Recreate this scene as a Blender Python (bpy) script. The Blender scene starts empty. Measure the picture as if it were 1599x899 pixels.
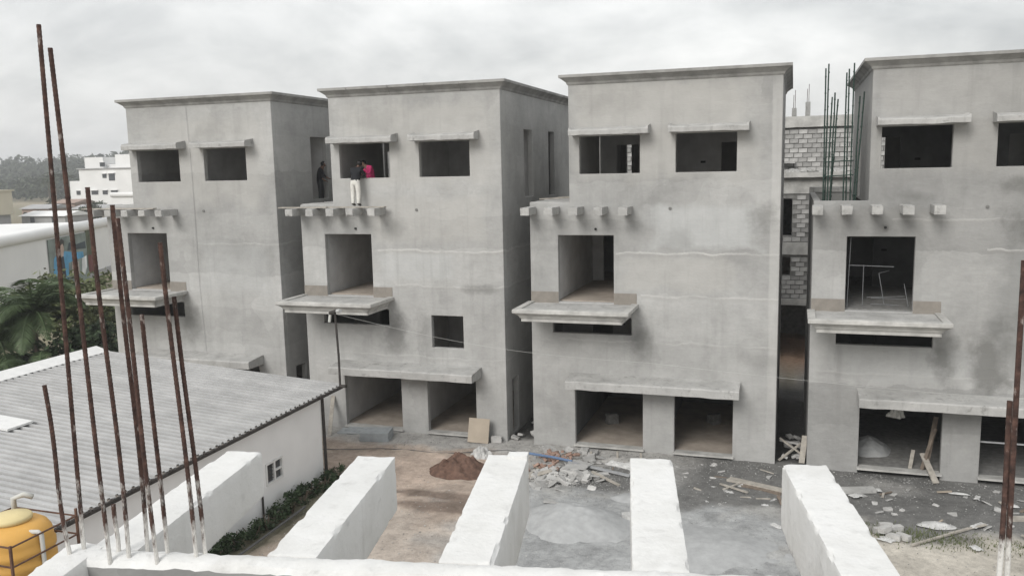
import bpy, bmesh, math, random
from mathutils import Vector, Matrix, noise as mnoise
import numpy as np
R = math.radians
S = 1.2                      # drawing units -> metres
D = 24.85                    # facade line of the row of houses (drawing units)
EYE = 8.6
sc = bpy.context.scene
col = sc.collection

# ------------------------------------------------------------------ camera
PITCH, YAW, ROLL, FPX = 0.141133, 0.320237, -0.0216136, 1326.3
cam_d = bpy.data.cameras.new('camera'); cam = bpy.data.objects.new('camera', cam_d); col.objects.link(cam)
F = Vector((-math.sin(YAW)*math.cos(PITCH), math.cos(YAW)*math.cos(PITCH), -math.sin(PITCH)))
Rt = Vector((math.cos(YAW), math.sin(YAW), 0)); Up = Rt.cross(F)
R2 = Rt*math.cos(ROLL)+Up*math.sin(ROLL); U2 = Up*math.cos(ROLL)-Rt*math.sin(ROLL)
m = Matrix((R2, U2, -F)).transposed().to_4x4(); m.translation = Vector((0, 0, EYE*S))
cam.matrix_world = m
cam_d.sensor_width = 36; cam_d.lens = FPX/1599*36; cam_d.clip_start = .05; cam_d.clip_end = 6000
sc.camera = cam

# ------------------------------------------------------------------ light
SUN_EL, SUN_AZ = 36, 196      # azimuth measured clockwise from +Y
EXPO = 0.68
w = bpy.data.worlds.new('World'); sc.world = w; w.use_nodes = True
nt = w.node_tree; nt.nodes.clear()
def wn(t, **k):
    n = nt.nodes.new(t)
    for a, b in k.items(): setattr(n, a, b)
    return n
out = wn('ShaderNodeOutputWorld'); sky = wn('ShaderNodeTexSky', sky_type='NISHITA')
sky.sun_disc = False; sky.sun_elevation = R(SUN_EL); sky.sun_rotation = R(SUN_AZ); sky.air_density = 1.5; sky.dust_density = 3
b1 = wn('ShaderNodeBackground'); b1.inputs[1].default_value = .1; nt.links.new(sky.outputs[0], b1.inputs[0])
tc = wn('ShaderNodeTexCoord'); sep = wn('ShaderNodeSeparateXYZ'); nt.links.new(tc.outputs['Generated'], sep.inputs[0])
def wm(op, a, b=None):
    n = wn('ShaderNodeMath', operation=op)
    for i, v in enumerate((a, b)):
        if v is None: continue
        if isinstance(v, (int, float)): n.inputs[i].default_value = v
        else: nt.links.new(v, n.inputs[i])
    return n.outputs[0]
zz = wm('MAXIMUM', sep.outputs[2], 0.0); dz = wm('ADD', zz, .42)
cmb = wn('ShaderNodeCombineXYZ'); nt.links.new(wm('DIVIDE', sep.outputs[0], dz), cmb.inputs[0]); nt.links.new(wm('DIVIDE', sep.outputs[1], dz), cmb.inputs[1])
cmb.inputs[2].default_value = 3.7
def wnoise(scale, det, rough, dist=0):
    n = wn('ShaderNodeTexNoise'); n.inputs['Scale'].default_value = scale; n.inputs['Detail'].default_value = det
    n.inputs['Roughness'].default_value = rough; n.inputs['Distortion'].default_value = dist
    nt.links.new(cmb.outputs[0], n.inputs['Vector']); return n.outputs[0]
c1 = wnoise(1.7, 9, .55, .5); c2 = wnoise(5.0, 9, .58, .3)
cl = wm('ADD', wm('MULTIPLY', c1, .66), wm('MULTIPLY', c2, .34))
rp = wn('ShaderNodeValToRGB'); nt.links.new(cl, rp.inputs[0])
e = rp.color_ramp.elements
e[0].position = .36; e[0].color = (.42, .43, .44, 1); e[1].position = .64; e[1].color = (.735, .735, .73, 1)
x_ = rp.color_ramp.elements.new(.5); x_.color = (.585, .59, .59, 1)
# an overcast vault is brighter overhead than near the horizon
gain = wm('ADD', .87, wm('MULTIPLY', zz, .35))
mul = wn('ShaderNodeVectorMath', operation='SCALE'); nt.links.new(rp.outputs[0], mul.inputs[0]); nt.links.new(gain, mul.inputs['Scale'])
b2 = wn('ShaderNodeBackground'); b2.inputs[1].default_value = 1.0; nt.links.new(mul.outputs[0], b2.inputs[0])
mx = wn('ShaderNodeMixShader'); mx.inputs[0].default_value = .93
nt.links.new(b1.outputs[0], mx.inputs[1]); nt.links.new(b2.outputs[0], mx.inputs[2]); nt.links.new(mx.outputs[0], out.inputs[0])
sd = bpy.data.lights.new('sun', 'SUN'); sd.energy = 1.5; sd.angle = R(28); sd.color = (1, .975, .94)
so = bpy.data.objects.new('sun', sd); col.objects.link(so)
az, el = R(SUN_AZ), R(SUN_EL)
dirv = Vector((math.sin(az)*math.cos(el), math.cos(az)*math.cos(el), math.sin(el)))
so.rotation_euler = (-dirv).to_track_quat('-Z', 'Y').to_euler(); so.location = dirv*60
vs = sc.view_settings; vs.view_transform = 'Standard'; vs.look = 'None'; vs.exposure = EXPO; vs.gamma = 1
sc.cycles.max_bounces = 8; sc.cycles.diffuse_bounces = 5; sc.cycles.volume_bounces = 0

rnd = random.Random(7)
# ------------------------------------------------------------------ material helpers
class NT:
    def __init__(s, name):
        s.m = bpy.data.materials.new(name); s.m.use_nodes = True; s.t = s.m.node_tree
        s.b = s.t.nodes['Principled BSDF']; s.b.inputs['Roughness'].default_value = .9
        s.b.inputs['Specular IOR Level'].default_value = .25
        s._c = None
    def n(s, t, **k):
        n = s.t.nodes.new(t)
        for a, b in k.items(): setattr(n, a, b)
        return n
    def l(s, a, b): s.t.links.new(a, b)
    def obj(s):
        if s._c is None: s._c = s.n('ShaderNodeTexCoord').outputs['Object']
        return s._c
    def geo(s): return s.n('ShaderNodeNewGeometry').outputs['Position']
    def map(s, v, scale=(1, 1, 1), loc=(0, 0, 0)):
        q = s.n('ShaderNodeMapping'); s.l(v, q.inputs[0]); q.inputs['Scale'].default_value = scale; q.inputs['Location'].default_value = loc
        return q.outputs[0]
    def noise(s, v, scale, det=4, rough=.55, dist=0):
        q = s.n('ShaderNodeTexNoise'); s.l(v, q.inputs['Vector']); q.inputs['Scale'].default_value = scale
        q.inputs['Detail'].default_value = det; q.inputs['Roughness'].default_value = rough; q.inputs['Distortion'].default_value = dist
        return q.outputs[0]
    def ramp(s, f, stops, interp='LINEAR'):
        q = s.n('ShaderNodeValToRGB'); s.l(f, q.inputs[0]); r = q.color_ramp; r.interpolation = interp
        while len(r.elements) < len(stops): r.elements.new(.5)
        for e, (p, c) in zip(r.elements, stops):
            e.position = p; e.color = (c, c, c, 1) if isinstance(c, (int, float)) else (*c, 1)
        return q.outputs[0]
    def mix(s, f, a, b, blend='MIX'):
        q = s.n('ShaderNodeMix', data_type='RGBA', blend_type=blend)
        for i, v in ((0, f), (6, a), (7, b)):
            if isinstance(v, (int, float)): q.inputs[i].default_value = v if i == 0 else (v, v, v, 1)
            elif isinstance(v, tuple): q.inputs[i].default_value = (*v, 1)
            else: s.l(v, q.inputs[i])
        return q.outputs[2]
    def math(s, op, a, b=0.0):
        q = s.n('ShaderNodeMath', operation=op)
        for i, v in enumerate((a, b)):
            if isinstance(v, (int, float)): q.inputs[i].default_value = v
            else: s.l(v, q.inputs[i])
        return q.outputs[0]
    def sep(s, v):
        q = s.n('ShaderNodeSeparateXYZ'); s.l(v, q.inputs[0]); return q.outputs
    def bump(s, h, strength, dist=.02):
        q = s.n('ShaderNodeBump'); s.l(h, q.inputs['Height']); q.inputs['Strength'].default_value = strength; q.inputs['Distance'].default_value = dist
        s.l(q.outputs[0], s.b.inputs['Normal'])
    def col(s, c):
        if isinstance(c, tuple): s.b.inputs['Base Color'].default_value = (*c, 1)
        else: s.l(c, s.b.inputs['Base Color'])
    def rough(s, r):
        if isinstance(r, (int, float)): s.b.inputs['Roughness'].default_value = r
        else: s.l(r, s.b.inputs['Roughness'])

def simple(name, c, var=.25, scale=4, rough=.85, bump=.3, metal=0, c2=None):
    n = NT(name); v = n.obj(); f = n.noise(v, scale, 6, .6)
    lo = tuple(x*(1-var) for x in c) if c2 is None else c2
    hi = tuple(min(1, x*(1+var*.6)) for x in c)
    n.col(n.ramp(f, [(.3, lo), (.7, hi)])); n.rough(rough); n.b.inputs['Metallic'].default_value = metal
    if bump: n.bump(n.noise(v, scale*7, 5, .6), bump, .01)
    return n.m

def plaster(seed, tone=1.0, lifts=(), stains=(), dirt_shade=.5, lines=(), patches=()):
    """cement render put on in lifts: each lift has its own tone, a pale ragged joint line, and stains"""
    n = NT('cement_render_%d' % seed); v0 = n.obj(); v = n.map(v0, loc=(seed*17.3, seed*5.1, seed*9.7)); x, y, z = n.sep(v0)
    big = n.noise(v, .32, 7, .62, .3); mid = n.noise(v, 1.5, 7, .62, .2); fine = n.noise(v, 11, 6, .65)
    trow = n.noise(n.map(v, (1.0, 1.0, 3.2)), 2.2, 5, .6, .5)
    base = n.ramp(big, [(.3, tuple(tone*k for k in (.285, .285, .277))), (.5, tuple(tone*k for k in (.350, .349, .340))), (.72, tuple(tone*k for k in (.416, .415, .405)))])
    vv = n.n('ShaderNodeTexVoronoi'); vd = n.n('ShaderNodeVectorMath', operation='ADD'); n.l(v, vd.inputs[0]); nz = n.n('ShaderNodeTexNoise'); n.l(v, nz.inputs['Vector']); nz.inputs['Scale'].default_value = 1.4; nz.inputs['Detail'].default_value = 4; n.l(nz.outputs[1], vd.inputs[1])
    n.l(n.map(vd.outputs[0], (1, 1, .7)), vv.inputs['Vector']); vv.inputs['Scale'].default_value = .8
    cell = n.sep(vv.outputs['Color'])[0]
    base = n.mix(.5, base, n.ramp(cell, [(0, .87), (1, 1.09)]), 'MULTIPLY')
    base = n.mix(.38, base, n.ramp(mid, [(.28, .72), (.5, .98), (.72, 1.12)]), 'MULTIPLY')
    base = n.mix(.3, base, n.ramp(trow, [(.3, .85), (.7, 1.1)]), 'MULTIPLY')
    base = n.mix(.35, base, n.ramp(fine, [(.3, .86), (.7, 1.08)]), 'MULTIPLY')
    wob = n.math('MULTIPLY', n.math('SUBTRACT', n.noise(n.map(v, (1, 1, .15)), 1.1, 5, .6), .5), .55)
    zw = n.math('ADD', z, wob)
    H = 14.0
    zf = n.math('DIVIDE', zw, H)
    r2 = random.Random(seed*31+3)
    st = [(0, 1.0)]
    for h in lifts: st.append((h*S/H, r2.choice((.88, .95, 1.0, 1.06, 1.1))))
    base = n.mix(.8, base, n.ramp(zf, st, 'CONSTANT'), 'MULTIPLY')
    # patches of a later, paler or warmer coat, with a wandering edge
    for (px, pz, rx, rz, c, k) in patches:
        dx = n.math('DIVIDE', n.math('ABSOLUTE', n.math('SUBTRACT', x, px*S)), rx*S); dzz = n.math('DIVIDE', n.math('ABSOLUTE', n.math('SUBTRACT', zw, pz*S)), rz*S)
        dd = n.math('ADD', n.math('MAXIMUM', dx, dzz), n.math('MULTIPLY', n.math('SUBTRACT', n.noise(v, 1.1, 6, .6), .5), .7))
        msk = n.math('MULTIPLY', n.ramp(dd, [(.72, 1.0), (1.0, 0.0)]), k)
        base = n.mix(msk, base, n.mix(.45, tuple(tone*q for q in c), n.ramp(mid, [(.28, .8), (.72, 1.12)]), 'MULTIPLY'))
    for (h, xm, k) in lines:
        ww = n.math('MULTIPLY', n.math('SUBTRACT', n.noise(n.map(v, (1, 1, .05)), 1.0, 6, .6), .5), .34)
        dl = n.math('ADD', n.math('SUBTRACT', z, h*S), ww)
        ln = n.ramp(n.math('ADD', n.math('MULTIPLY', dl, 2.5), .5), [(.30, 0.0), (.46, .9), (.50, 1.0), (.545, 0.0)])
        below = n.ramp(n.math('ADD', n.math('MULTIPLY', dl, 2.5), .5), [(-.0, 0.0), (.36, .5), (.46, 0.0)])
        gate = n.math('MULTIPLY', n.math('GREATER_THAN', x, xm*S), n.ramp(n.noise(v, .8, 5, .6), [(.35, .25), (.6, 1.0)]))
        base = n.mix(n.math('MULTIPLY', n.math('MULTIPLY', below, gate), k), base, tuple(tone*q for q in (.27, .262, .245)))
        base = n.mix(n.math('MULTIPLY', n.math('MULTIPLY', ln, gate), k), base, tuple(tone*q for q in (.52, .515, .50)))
    # damp and soot stains with ragged edges
    for (sx, sz, rx, rz, k) in stains:
        dx = n.math('DIVIDE', n.math('SUBTRACT', x, sx*S), rx*S); dzz = n.math('DIVIDE', n.math('SUBTRACT', z, sz*S), rz*S)
        dd = n.math('SQRT', n.math('ADD', n.math('MULTIPLY', dx, dx), n.math('MULTIPLY', dzz, dzz)))
        dd = n.math('ADD', dd, n.math('MULTIPLY', n.math('SUBTRACT', n.noise(v, 1.6, 7, .65), .5), 2.2))
        base = n.mix(n.math('MULTIPLY', n.ramp(dd, [(.25, 1.0), (1.0, 0.0)]), k), base, (.15*tone, .15*tone, .142*tone))
    drip = n.noise(n.map(v, (3.2, 3.2, .22)), 1.0, 5, .6)
    base = n.mix(n.ramp(drip, [(.54, 0.0), (.76, dirt_shade*.6)]), base, (.2*tone, .2*tone, .19*tone))
    n.col(base); n.rough(.93)
    h = n.math('ADD', n.math('MULTIPLY', trow, .6), n.math('MULTIPLY', fine, .25))
    n.bump(h, .5, .03)
    return n.m

def whitewash(name, tone=.8, chips=.5):
    n = NT(name); v = n.obj(); a = n.noise(v, 9, 7, .65, .3); b = n.noise(v, 45, 5, .6); c = n.noise(n.map(v, (1, 1, .35)), 5, 5, .6)
    base = n.ramp(c, [(.3, (tone*.93, tone*.93, tone*.905)), (.65, (tone, tone, tone*.985))])
    base = n.mix(n.ramp(a, [(.60, 0.0), (.72, chips)]), base, (.42, .42, .41))
    base = n.mix(n.ramp(b, [(.64, 0.0), (.75, chips*.8)]), base, (.36, .36, .35))
    d = n.noise(v, 2.3, 8, .66, .6); base = n.mix(n.ramp(d, [(.52, 0.0), (.72, .55)]), base, (.47, .465, .445))
    sx = n.noise(n.map(v, (14, 14, .9)), 1.0, 5, .6); base = n.mix(n.ramp(sx, [(.56, 0.0), (.74, .35)]), base, (.44, .435, .42))
    n.col(base); n.rough(.92); n.bump(n.math('ADD', a, n.math('MULTIPLY', b, .5)), .45, .012)
    return n.m

M = {}
M['rough_concrete'] = simple('rough_concrete', (.30, .30, .29), .35, 3, .93, .5)
def weathered():
    n = NT('weathered_cement'); v = n.geo(); f = n.noise(v, 1.3, 7, .62, .4)
    c = n.ramp(f, [(.3, (.31, .308, .298)), (.55, (.40, .397, .385)), (.75, (.47, .465, .45))])
    c = n.mix(n.ramp(n.noise(v, 4.2, 7, .68, .6), [(.56, 0.0), (.68, .65)]), c, (.19, .187, .178))
    c = n.mix(n.ramp(n.noise(n.map(v, (6, 6, 1.0)), 1.6, 5, .6), [(.55, 0.0), (.75, .45)]), c, (.22, .217, .208))
    n.col(c); n.rough(.94); n.bump(n.noise(v, 18, 6, .65), .5, .015); return n.m
M['chajja'] = weathered()
M['balcony'] = simple('smooth_cement', (.44, .435, .415), .35, 1.8, .9, .3)
M['cornice'] = simple('weathered_cornice', (.29, .287, .275), .35, 1.6, .93, .4)
M['dull_tube'] = simple('dull_tube', (.16, .165, .17), .2, 6, .6, .1)
M['inner'] = simple('inner_render', (.53, .53, .525), .2, 1.2, .93, .2)
M['inner_shade'] = simple('shaded_inner_render', (.15, .155, .155), .3, 1.2, .93, .3)  # room walls with the dimness of unlit rooms put into the colour
M['floor_in'] = simple('dusty_floor', (.36, .315, .27), .25, 1.5, .85, .2)
M['skirting'] = simple('damp_skirting', (.24, .22, .195), .2, 3, .9, .3)
M['white'] = whitewash('whitewash', .66, .6)
M['white_beam'] = whitewash('whitewashed_concrete', .665, .5)
M['shed_wall'] = simple('white_shed_paint', (.80, .80, .795), .06, .8, .8, .1)
M['roof'] = simple('galvanised_sheet', (.43, .43, .427), .2, 1.1, .55, .08, .0)
M['black_metal'] = simple('dark_metal', (.05, .045, .042), .4, 6, .6, .2)
M['dark'] = simple('dark_void', (.03, .03, .03), .2, 3, .9, 0)
M['block'] = simple('concrete_block', (.44, .435, .42), .25, 3.5, .95, .5)
M['mortar'] = simple('mortar', (.20, .198, .19), .3, 5, .95, .4)
M['wood'] = simple('weathered_timber', (.37, .345, .305), .3, 5, .85, .4)
M['wood_dark'] = simple('old_timber', (.19, .155, .125), .4, 5, .85, .4)
M['board'] = simple('beige_board', (.36, .31, .25), .12, 1.5, .8, .1)
M['stone_slab'] = simple('grey_stone_slab', (.34, .36, .37), .2, 3, .7, .15)
M['red_soil'] = simple('red_soil', (.135, .083, .063), .45, 5, .97, .8)
M['sand'] = simple('grey_sand', (.36, .366, .366), .15, 4, .97, .5)
M['plastic'] = simple('white_plastic', (.49, .49, .48), .3, 6, .5, .3)
M['brick'] = simple('orange_brick', (.33, .225, .18), .35, 7, .9, .5)
M['blue'] = simple('blue_pipe', (.12, .18, .29), .2, 5, .5, .1)
M['pvc'] = simple('grey_pvc', (.50, .50, .47), .15, 5, .5, .1)
M['steel'] = simple('galvanised_tube', (.42, .43, .44), .2, 6, .5, .1, .3)
M['tank'] = simple('yellow_polyethylene', (.60, .34, .09), .14, 2, .5, .08)
M['tank_lid'] = simple('faded_lid', (.62, .52, .28), .1, 3, .6, .08)
M['frame_rust'] = simple('rusty_angle_iron', (.13, .075, .055), .4, 12, .85, .3)
M['leaf'] = simple('leaf_green', (.115, .135, .06), .45, .8, .7, 0)
M['leaf_dark'] = simple('leaf_dark_green', (.048, .074, .036), .4, .8, .65, 0)
M['leaf_far'] = simple('far_foliage', (.075, .088, .058), .45, .12, .9, 0)
M['palm'] = simple('palm_green', (.075, .11, .05), .4, 1.1, .55, 0)
M['bark'] = simple('bark', (.16, .125, .095), .4, 6, .95, .5)
M['glass'] = simple('dark_glass', (.06, .065, .07), .2, 2, .15, 0)
M['frame_white'] = simple('white_frame', (.70, .70, .69), .08, 4, .6, .05)
M['cable'] = simple('cable', (.10, .10, .10), .2, 4, .6, 0)
M['wire'] = simple('pale_wire', (.42, .42, .40), .1, 4, .6, 0)
M['far_white'] = simple('far_white_paint', (.72, .72, .71), .08, .2, .85, 0)
M['far_beige'] = simple('far_beige_paint', (.52, .48, .38), .1, .2, .85, 0)
M['far_brown'] = simple('far_brick_wall', (.33, .25, .21), .2, .5, .9, 0)
M['far_grey'] = simple('far_grey_roof', (.36, .36, .36), .2, .5, .9, 0)
M['green_bar'] = simple('green_coated_bar', (.030, .055, .045), .4, 14, .6, .2)
M['skin'] = simple('skin', (.14, .085, .06), .1, 5, .6, 0)
M['hair'] = simple('black_hair', (.012, .011, .011), .2, 30, .5, .2)
M['black_cloth'] = simple('black_cloth', (.018, .019, .022), .3, 9, .9, .2)
M['white_cloth'] = simple('off_white_cloth', (.62, .61, .57), .15, 8, .9, .2)
M['pink_cloth'] = simple('pink_cloth', (.55, .045, .16), .2, 8, .85, .2)
M['grey_cloth'] = simple('charcoal_cloth', (.045, .047, .05), .3, 8, .9, .2)
M['shoe'] = simple('dusty_shoe', (.07, .065, .06), .2, 8, .8, .1)

def block_mat():
    n = NT('concrete_block_mixed'); v = n.obj(); rn = n.n('ShaderNodeObjectInfo').outputs['Random']
    c = n.mix(.9, n.ramp(n.noise(v, 4, 6, .6), [(.3, (.33, .325, .315)), (.7, (.50, .495, .48))]), n.ramp(rn, [(0, .62), (.5, .95), (1, 1.15)]), 'MULTIPLY')
    n.col(c); n.rough(.95); n.bump(n.noise(v, 25, 5, .6), .5, .01); return n.m
M['block_mixed'] = block_mat()
def rebar_mat():
    n = NT('rusty_rebar_with_wash'); v = n.obj(); x, y, z = n.sep(v)
    a = n.noise(v, 30, 5, .6); rust = n.ramp(a, [(.3, (.030, .021, .019)), (.55, (.072, .042, .034)), (.78, (.14, .082, .064))])
    b = n.noise(n.map(v, (1, 1, .35)), 22, 5, .65)
    k = n.math('ADD', n.math('MULTIPLY', z, -1.35), .60)      # lime wash splashed up from the foot
    msk = n.ramp(n.math('ADD', n.math('MULTIPLY', n.math('SUBTRACT', b, .5), 1.6), k), [(.25, 0.0), (.45, .9)])
    fl = n.ramp(n.noise(n.map(v, (1, 1, .5)), 34, 4, .6), [(.62, 0.0), (.70, .55)])
    n.col(n.mix(msk, n.mix(fl, rust, (.42, .37, .34)), (.60, .59, .56))); n.rough(.9); n.bump(a, .5, .003)
    return n.m
M['rebar'] = rebar_mat()

# ------------------------------------------------------------------ mesh helpers (drawing units in, metres out)
class MB:
    def __init__(s): s.v = []; s.f = []; s.mi = []; s.cur = 0
    def add(s, vs, fs):
        o = len(s.v); s.v += [tuple(p) for p in vs]; s.f += [tuple(i+o for i in f) for f in fs]; s.mi += [s.cur]*len(fs); return s
    def box(s, x0, x1, y0, y1, z0, z1):
        return s.add([(x0, y0, z0), (x1, y0, z0), (x1, y1, z0), (x0, y1, z0), (x0, y0, z1), (x1, y0, z1), (x1, y1, z1), (x0, y1, z1)],
                     [(0, 3, 2, 1), (4, 5, 6, 7), (0, 1, 5, 4), (1, 2, 6, 5), (2, 3, 7, 6), (3, 0, 4, 7)])
    def bar(s, p, q, wx, wz, roll=0):
        """square-section bar from p to q"""
        p, q = Vector(p), Vector(q); d = (q-p).normalized(); a = Vector((0, 0, 1)) if abs(d.z) < .95 else Vector((0, 1, 0))
        u = d.cross(a).normalized(); v = u.cross(d)
        if roll: u, v = u*math.cos(roll)+v*math.sin(roll), v*math.cos(roll)-u*math.sin(roll)
        vs = [c+u*(i*wx/2)+v*(j*wz/2) for c in (p, q) for i, j in ((-1, -1), (1, -1), (1, 1), (-1, 1))]
        return s.add(vs, [(0, 3, 2, 1), (4, 5, 6, 7), (0, 1, 5, 4), (1, 2, 6, 5), (2, 3, 7, 6), (3, 0, 4, 7)])
    def tube(s, pts, r, n=8, caps=True):
        pts = [Vector(p) for p in pts]; rs = r if isinstance(r, (list, tuple)) else [r]*len(pts); vs = []; fs = []; a = None
        for i, p in enumerate(pts):
            d = (pts[min(i+1, len(pts)-1)]-pts[max(i-1, 0)]).normalized()
            if a is None: a = d.cross(Vector((.13, .97, .2))).normalized()
            a = (a-d*a.dot(d)).normalized(); b = d.cross(a)
            vs += [p+(a*math.cos(t*2*math.pi/n)+b*math.sin(t*2*math.pi/n))*rs[i] for t in range(n)]
        for i in range(len(pts)-1):
            fs += [(i*n+t, i*n+(t+1) % n, (i+1)*n+(t+1) % n, (i+1)*n+t) for t in range(n)]
        if caps: fs += [tuple(range(n))[::-1], tuple((len(pts)-1)*n+t for t in range(n))]
        return s.add(vs, fs)
    def prism(s, prof, x0, x1):
        """profile of (y,z) swept along x"""
        k = len(prof); vs = [(x0, y, z) for y, z in prof]+[(x1, y, z) for y, z in prof]
        return s.add(vs, [tuple(range(k)), tuple(range(2*k-1, k-1, -1))]+[((i+1) % k, i, i+k, (i+1) % k+k) for i in range(k)])
    def lathe(s, prof, c=(0, 0, 0), n=32):
        vs = []; fs = []
        for r, z in prof: vs += [(c[0]+r*math.cos(t*2*math.pi/n), c[1]+r*math.sin(t*2*math.pi/n), c[2]+z) for t in range(n)]
        for i in range(len(prof)-1): fs += [(i*n+t, i*n+(t+1) % n, (i+1)*n+(t+1) % n, (i+1)*n+t) for t in range(n)]
        fs += [tuple(range(n))[::-1], tuple((len(prof)-1)*n+t for t in range(n))]
        return s.add(vs, fs)
    def wall(s, axis, c0, c1, a0, a1, z0, z1, holes):
        """a wall slab with rectangular holes; axis 'x' runs along x between y=c0..c1, axis 'y' along y between x=c0..c1"""
        xs = sorted({a0, a1, *[min(max(h[i], a0), a1) for h in holes for i in (0, 1)]})
        zs = sorted({z0, z1, *[min(max(h[i], z0), z1) for h in holes for i in (2, 3)]})
        nx, nz = len(xs)-1, len(zs)-1
        def solid(i, j):
            if not (0 <= i < nx and 0 <= j < nz): return False
            cx, cz = (xs[i]+xs[i+1])/2, (zs[j]+zs[j+1])/2
            return not any(h[0] < cx < h[1] and h[2] < cz < h[3] for h in holes)
        idx = {}; vs = []; fs = []
        def P(i, j, k):
            if (i, j, k) not in idx:
                idx[(i, j, k)] = len(vs); c = (c0, c1)[k]
                vs.append((xs[i], c, zs[j]) if axis == 'x' else (c, xs[i], zs[j]))
            return idx[(i, j, k)]
        for i in range(nx):
            for j in range(nz):
                if not solid(i, j): continue
                fs.append((P(i, j, 0), P(i+1, j, 0), P(i+1, j+1, 0), P(i, j+1, 0)))
                fs.append((P(i, j, 1), P(i, j+1, 1), P(i+1, j+1, 1), P(i+1, j, 1)))
                if not solid(i-1, j): fs.append((P(i, j, 0), P(i, j+1, 0), P(i, j+1, 1), P(i, j, 1)))
                if not solid(i+1, j): fs.append((P(i+1, j, 0), P(i+1, j, 1), P(i+1, j+1, 1), P(i+1, j+1, 0)))
                if not solid(i, j-1): fs.append((P(i, j, 0), P(i, j, 1), P(i+1, j, 1), P(i+1, j, 0)))
                if not solid(i, j+1): fs.append((P(i, j+1, 0), P(i+1, j+1, 0), P(i+1, j+1, 1), P(i, j+1, 1)))
        return s.add(vs, fs)
    def rough(s, x0, x1, y0, y1, z0, z1, step, amp, seed=0, freq=6., round_=0.0):
        """a box cut fine and roughened like hand-cast concrete"""
        n = [max(1, round((b-a)/step)) for a, b in ((x0, x1), (y0, y1), (z0, z1))]
        idx = {}; vs = []; fs = []; of = Vector((seed*3.1, seed*7.7, seed*1.9))
        lo = (x0, y0, z0); hi = (x1, y1, z1)
        def P(*k):
            if k not in idx:
                idx[k] = len(vs); p = Vector([lo[a]+(hi[a]-lo[a])*k[a]/n[a] for a in range(3)])
                edge = sum(1 for a in range(3) if k[a] in (0, n[a]))
                d = mnoise.noise_vector(p*freq+of)*amp+mnoise.noise_vector(p*freq*3.3+of)*amp*.5
                if edge >= 2:
                    c = Vector([(lo[a]+hi[a])/2 for a in range(3)]); chip = max(0, mnoise.noise(p*freq*.55+of*2)-.18)*round_*2.6+round_*.18
                    for a in range(3):
                        if k[a] in (0, n[a]): d[a] += chip*(1 if c[a] > p[a] else -1)
                vs.append(p+d)
            return idx[k]
        for a in range(3):
            b, c = (a+1) % 3, (a+2) % 3
            for side in (0, n[a]):
                for i in range(n[b]):
                    for j in range(n[c]):
                        q = []
                        for di, dj in ((0, 0), (1, 0), (1, 1), (0, 1)):
                            k = [0, 0, 0]; k[a] = side; k[b] = i+di; k[c] = j+dj; q.append(P(*k))
                        fs.append(tuple(q) if side else tuple(q[::-1]))
        return s.add(vs, fs)
    def jitter(s, amp, freq=2., seed=0):
        of = Vector((seed*2.3, seed*5.9, seed*.7))
        s.v = [tuple(Vector(p)+mnoise.noise_vector(Vector(p)*freq+of)*amp) for p in s.v]; return s
    def mesh(s, name, mats):
        me = bpy.data.meshes.new(name); me.from_pydata([(a*S, b*S, c*S) for a, b, c in s.v], [], s.f)
        for mm in (mats if isinstance(mats, (list, tuple)) else [mats]): me.materials.append(M[mm] if isinstance(mm, str) else mm)
        if any(s.mi): me.polygons.foreach_set('material_index', s.mi)
        me.update(); return me
    def build(s, name, mats, parent=None, loc=None, rotz=0, bevel=0, smooth=False, segs=1):
        o = bpy.data.objects.new(name, s.mesh(name, mats)); col.objects.link(o)
        if parent: o.parent = parent
        if loc: o.location = Vector(loc)*S
        if rotz: o.rotation_euler.z = rotz
        if bevel:
            b = o.modifiers.new('bevel', 'BEVEL'); b.width = bevel*S; b.segments = segs; b.limit_method = 'ANGLE'; b.angle_limit = R(35)
        if smooth: o.data.polygons.foreach_set('use_smooth', [True]*len(o.data.polygons))
        return o
def tag(o, label=None, cat=None, group=None, kind=None):
    for k, v in (('label', label), ('category', cat), ('group', group), ('kind', kind)):
        if v: o[k] = v
    return o
def thing(name, label, cat, loc=(0, 0, 0), rotz=0, group=None):
    o = bpy.data.objects.new(name, None); col.objects.link(o); o.location = Vector(loc)*S; o.rotation_euler.z = rotz; o.empty_display_size = .3
    return tag(o, label, cat, group)

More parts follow.
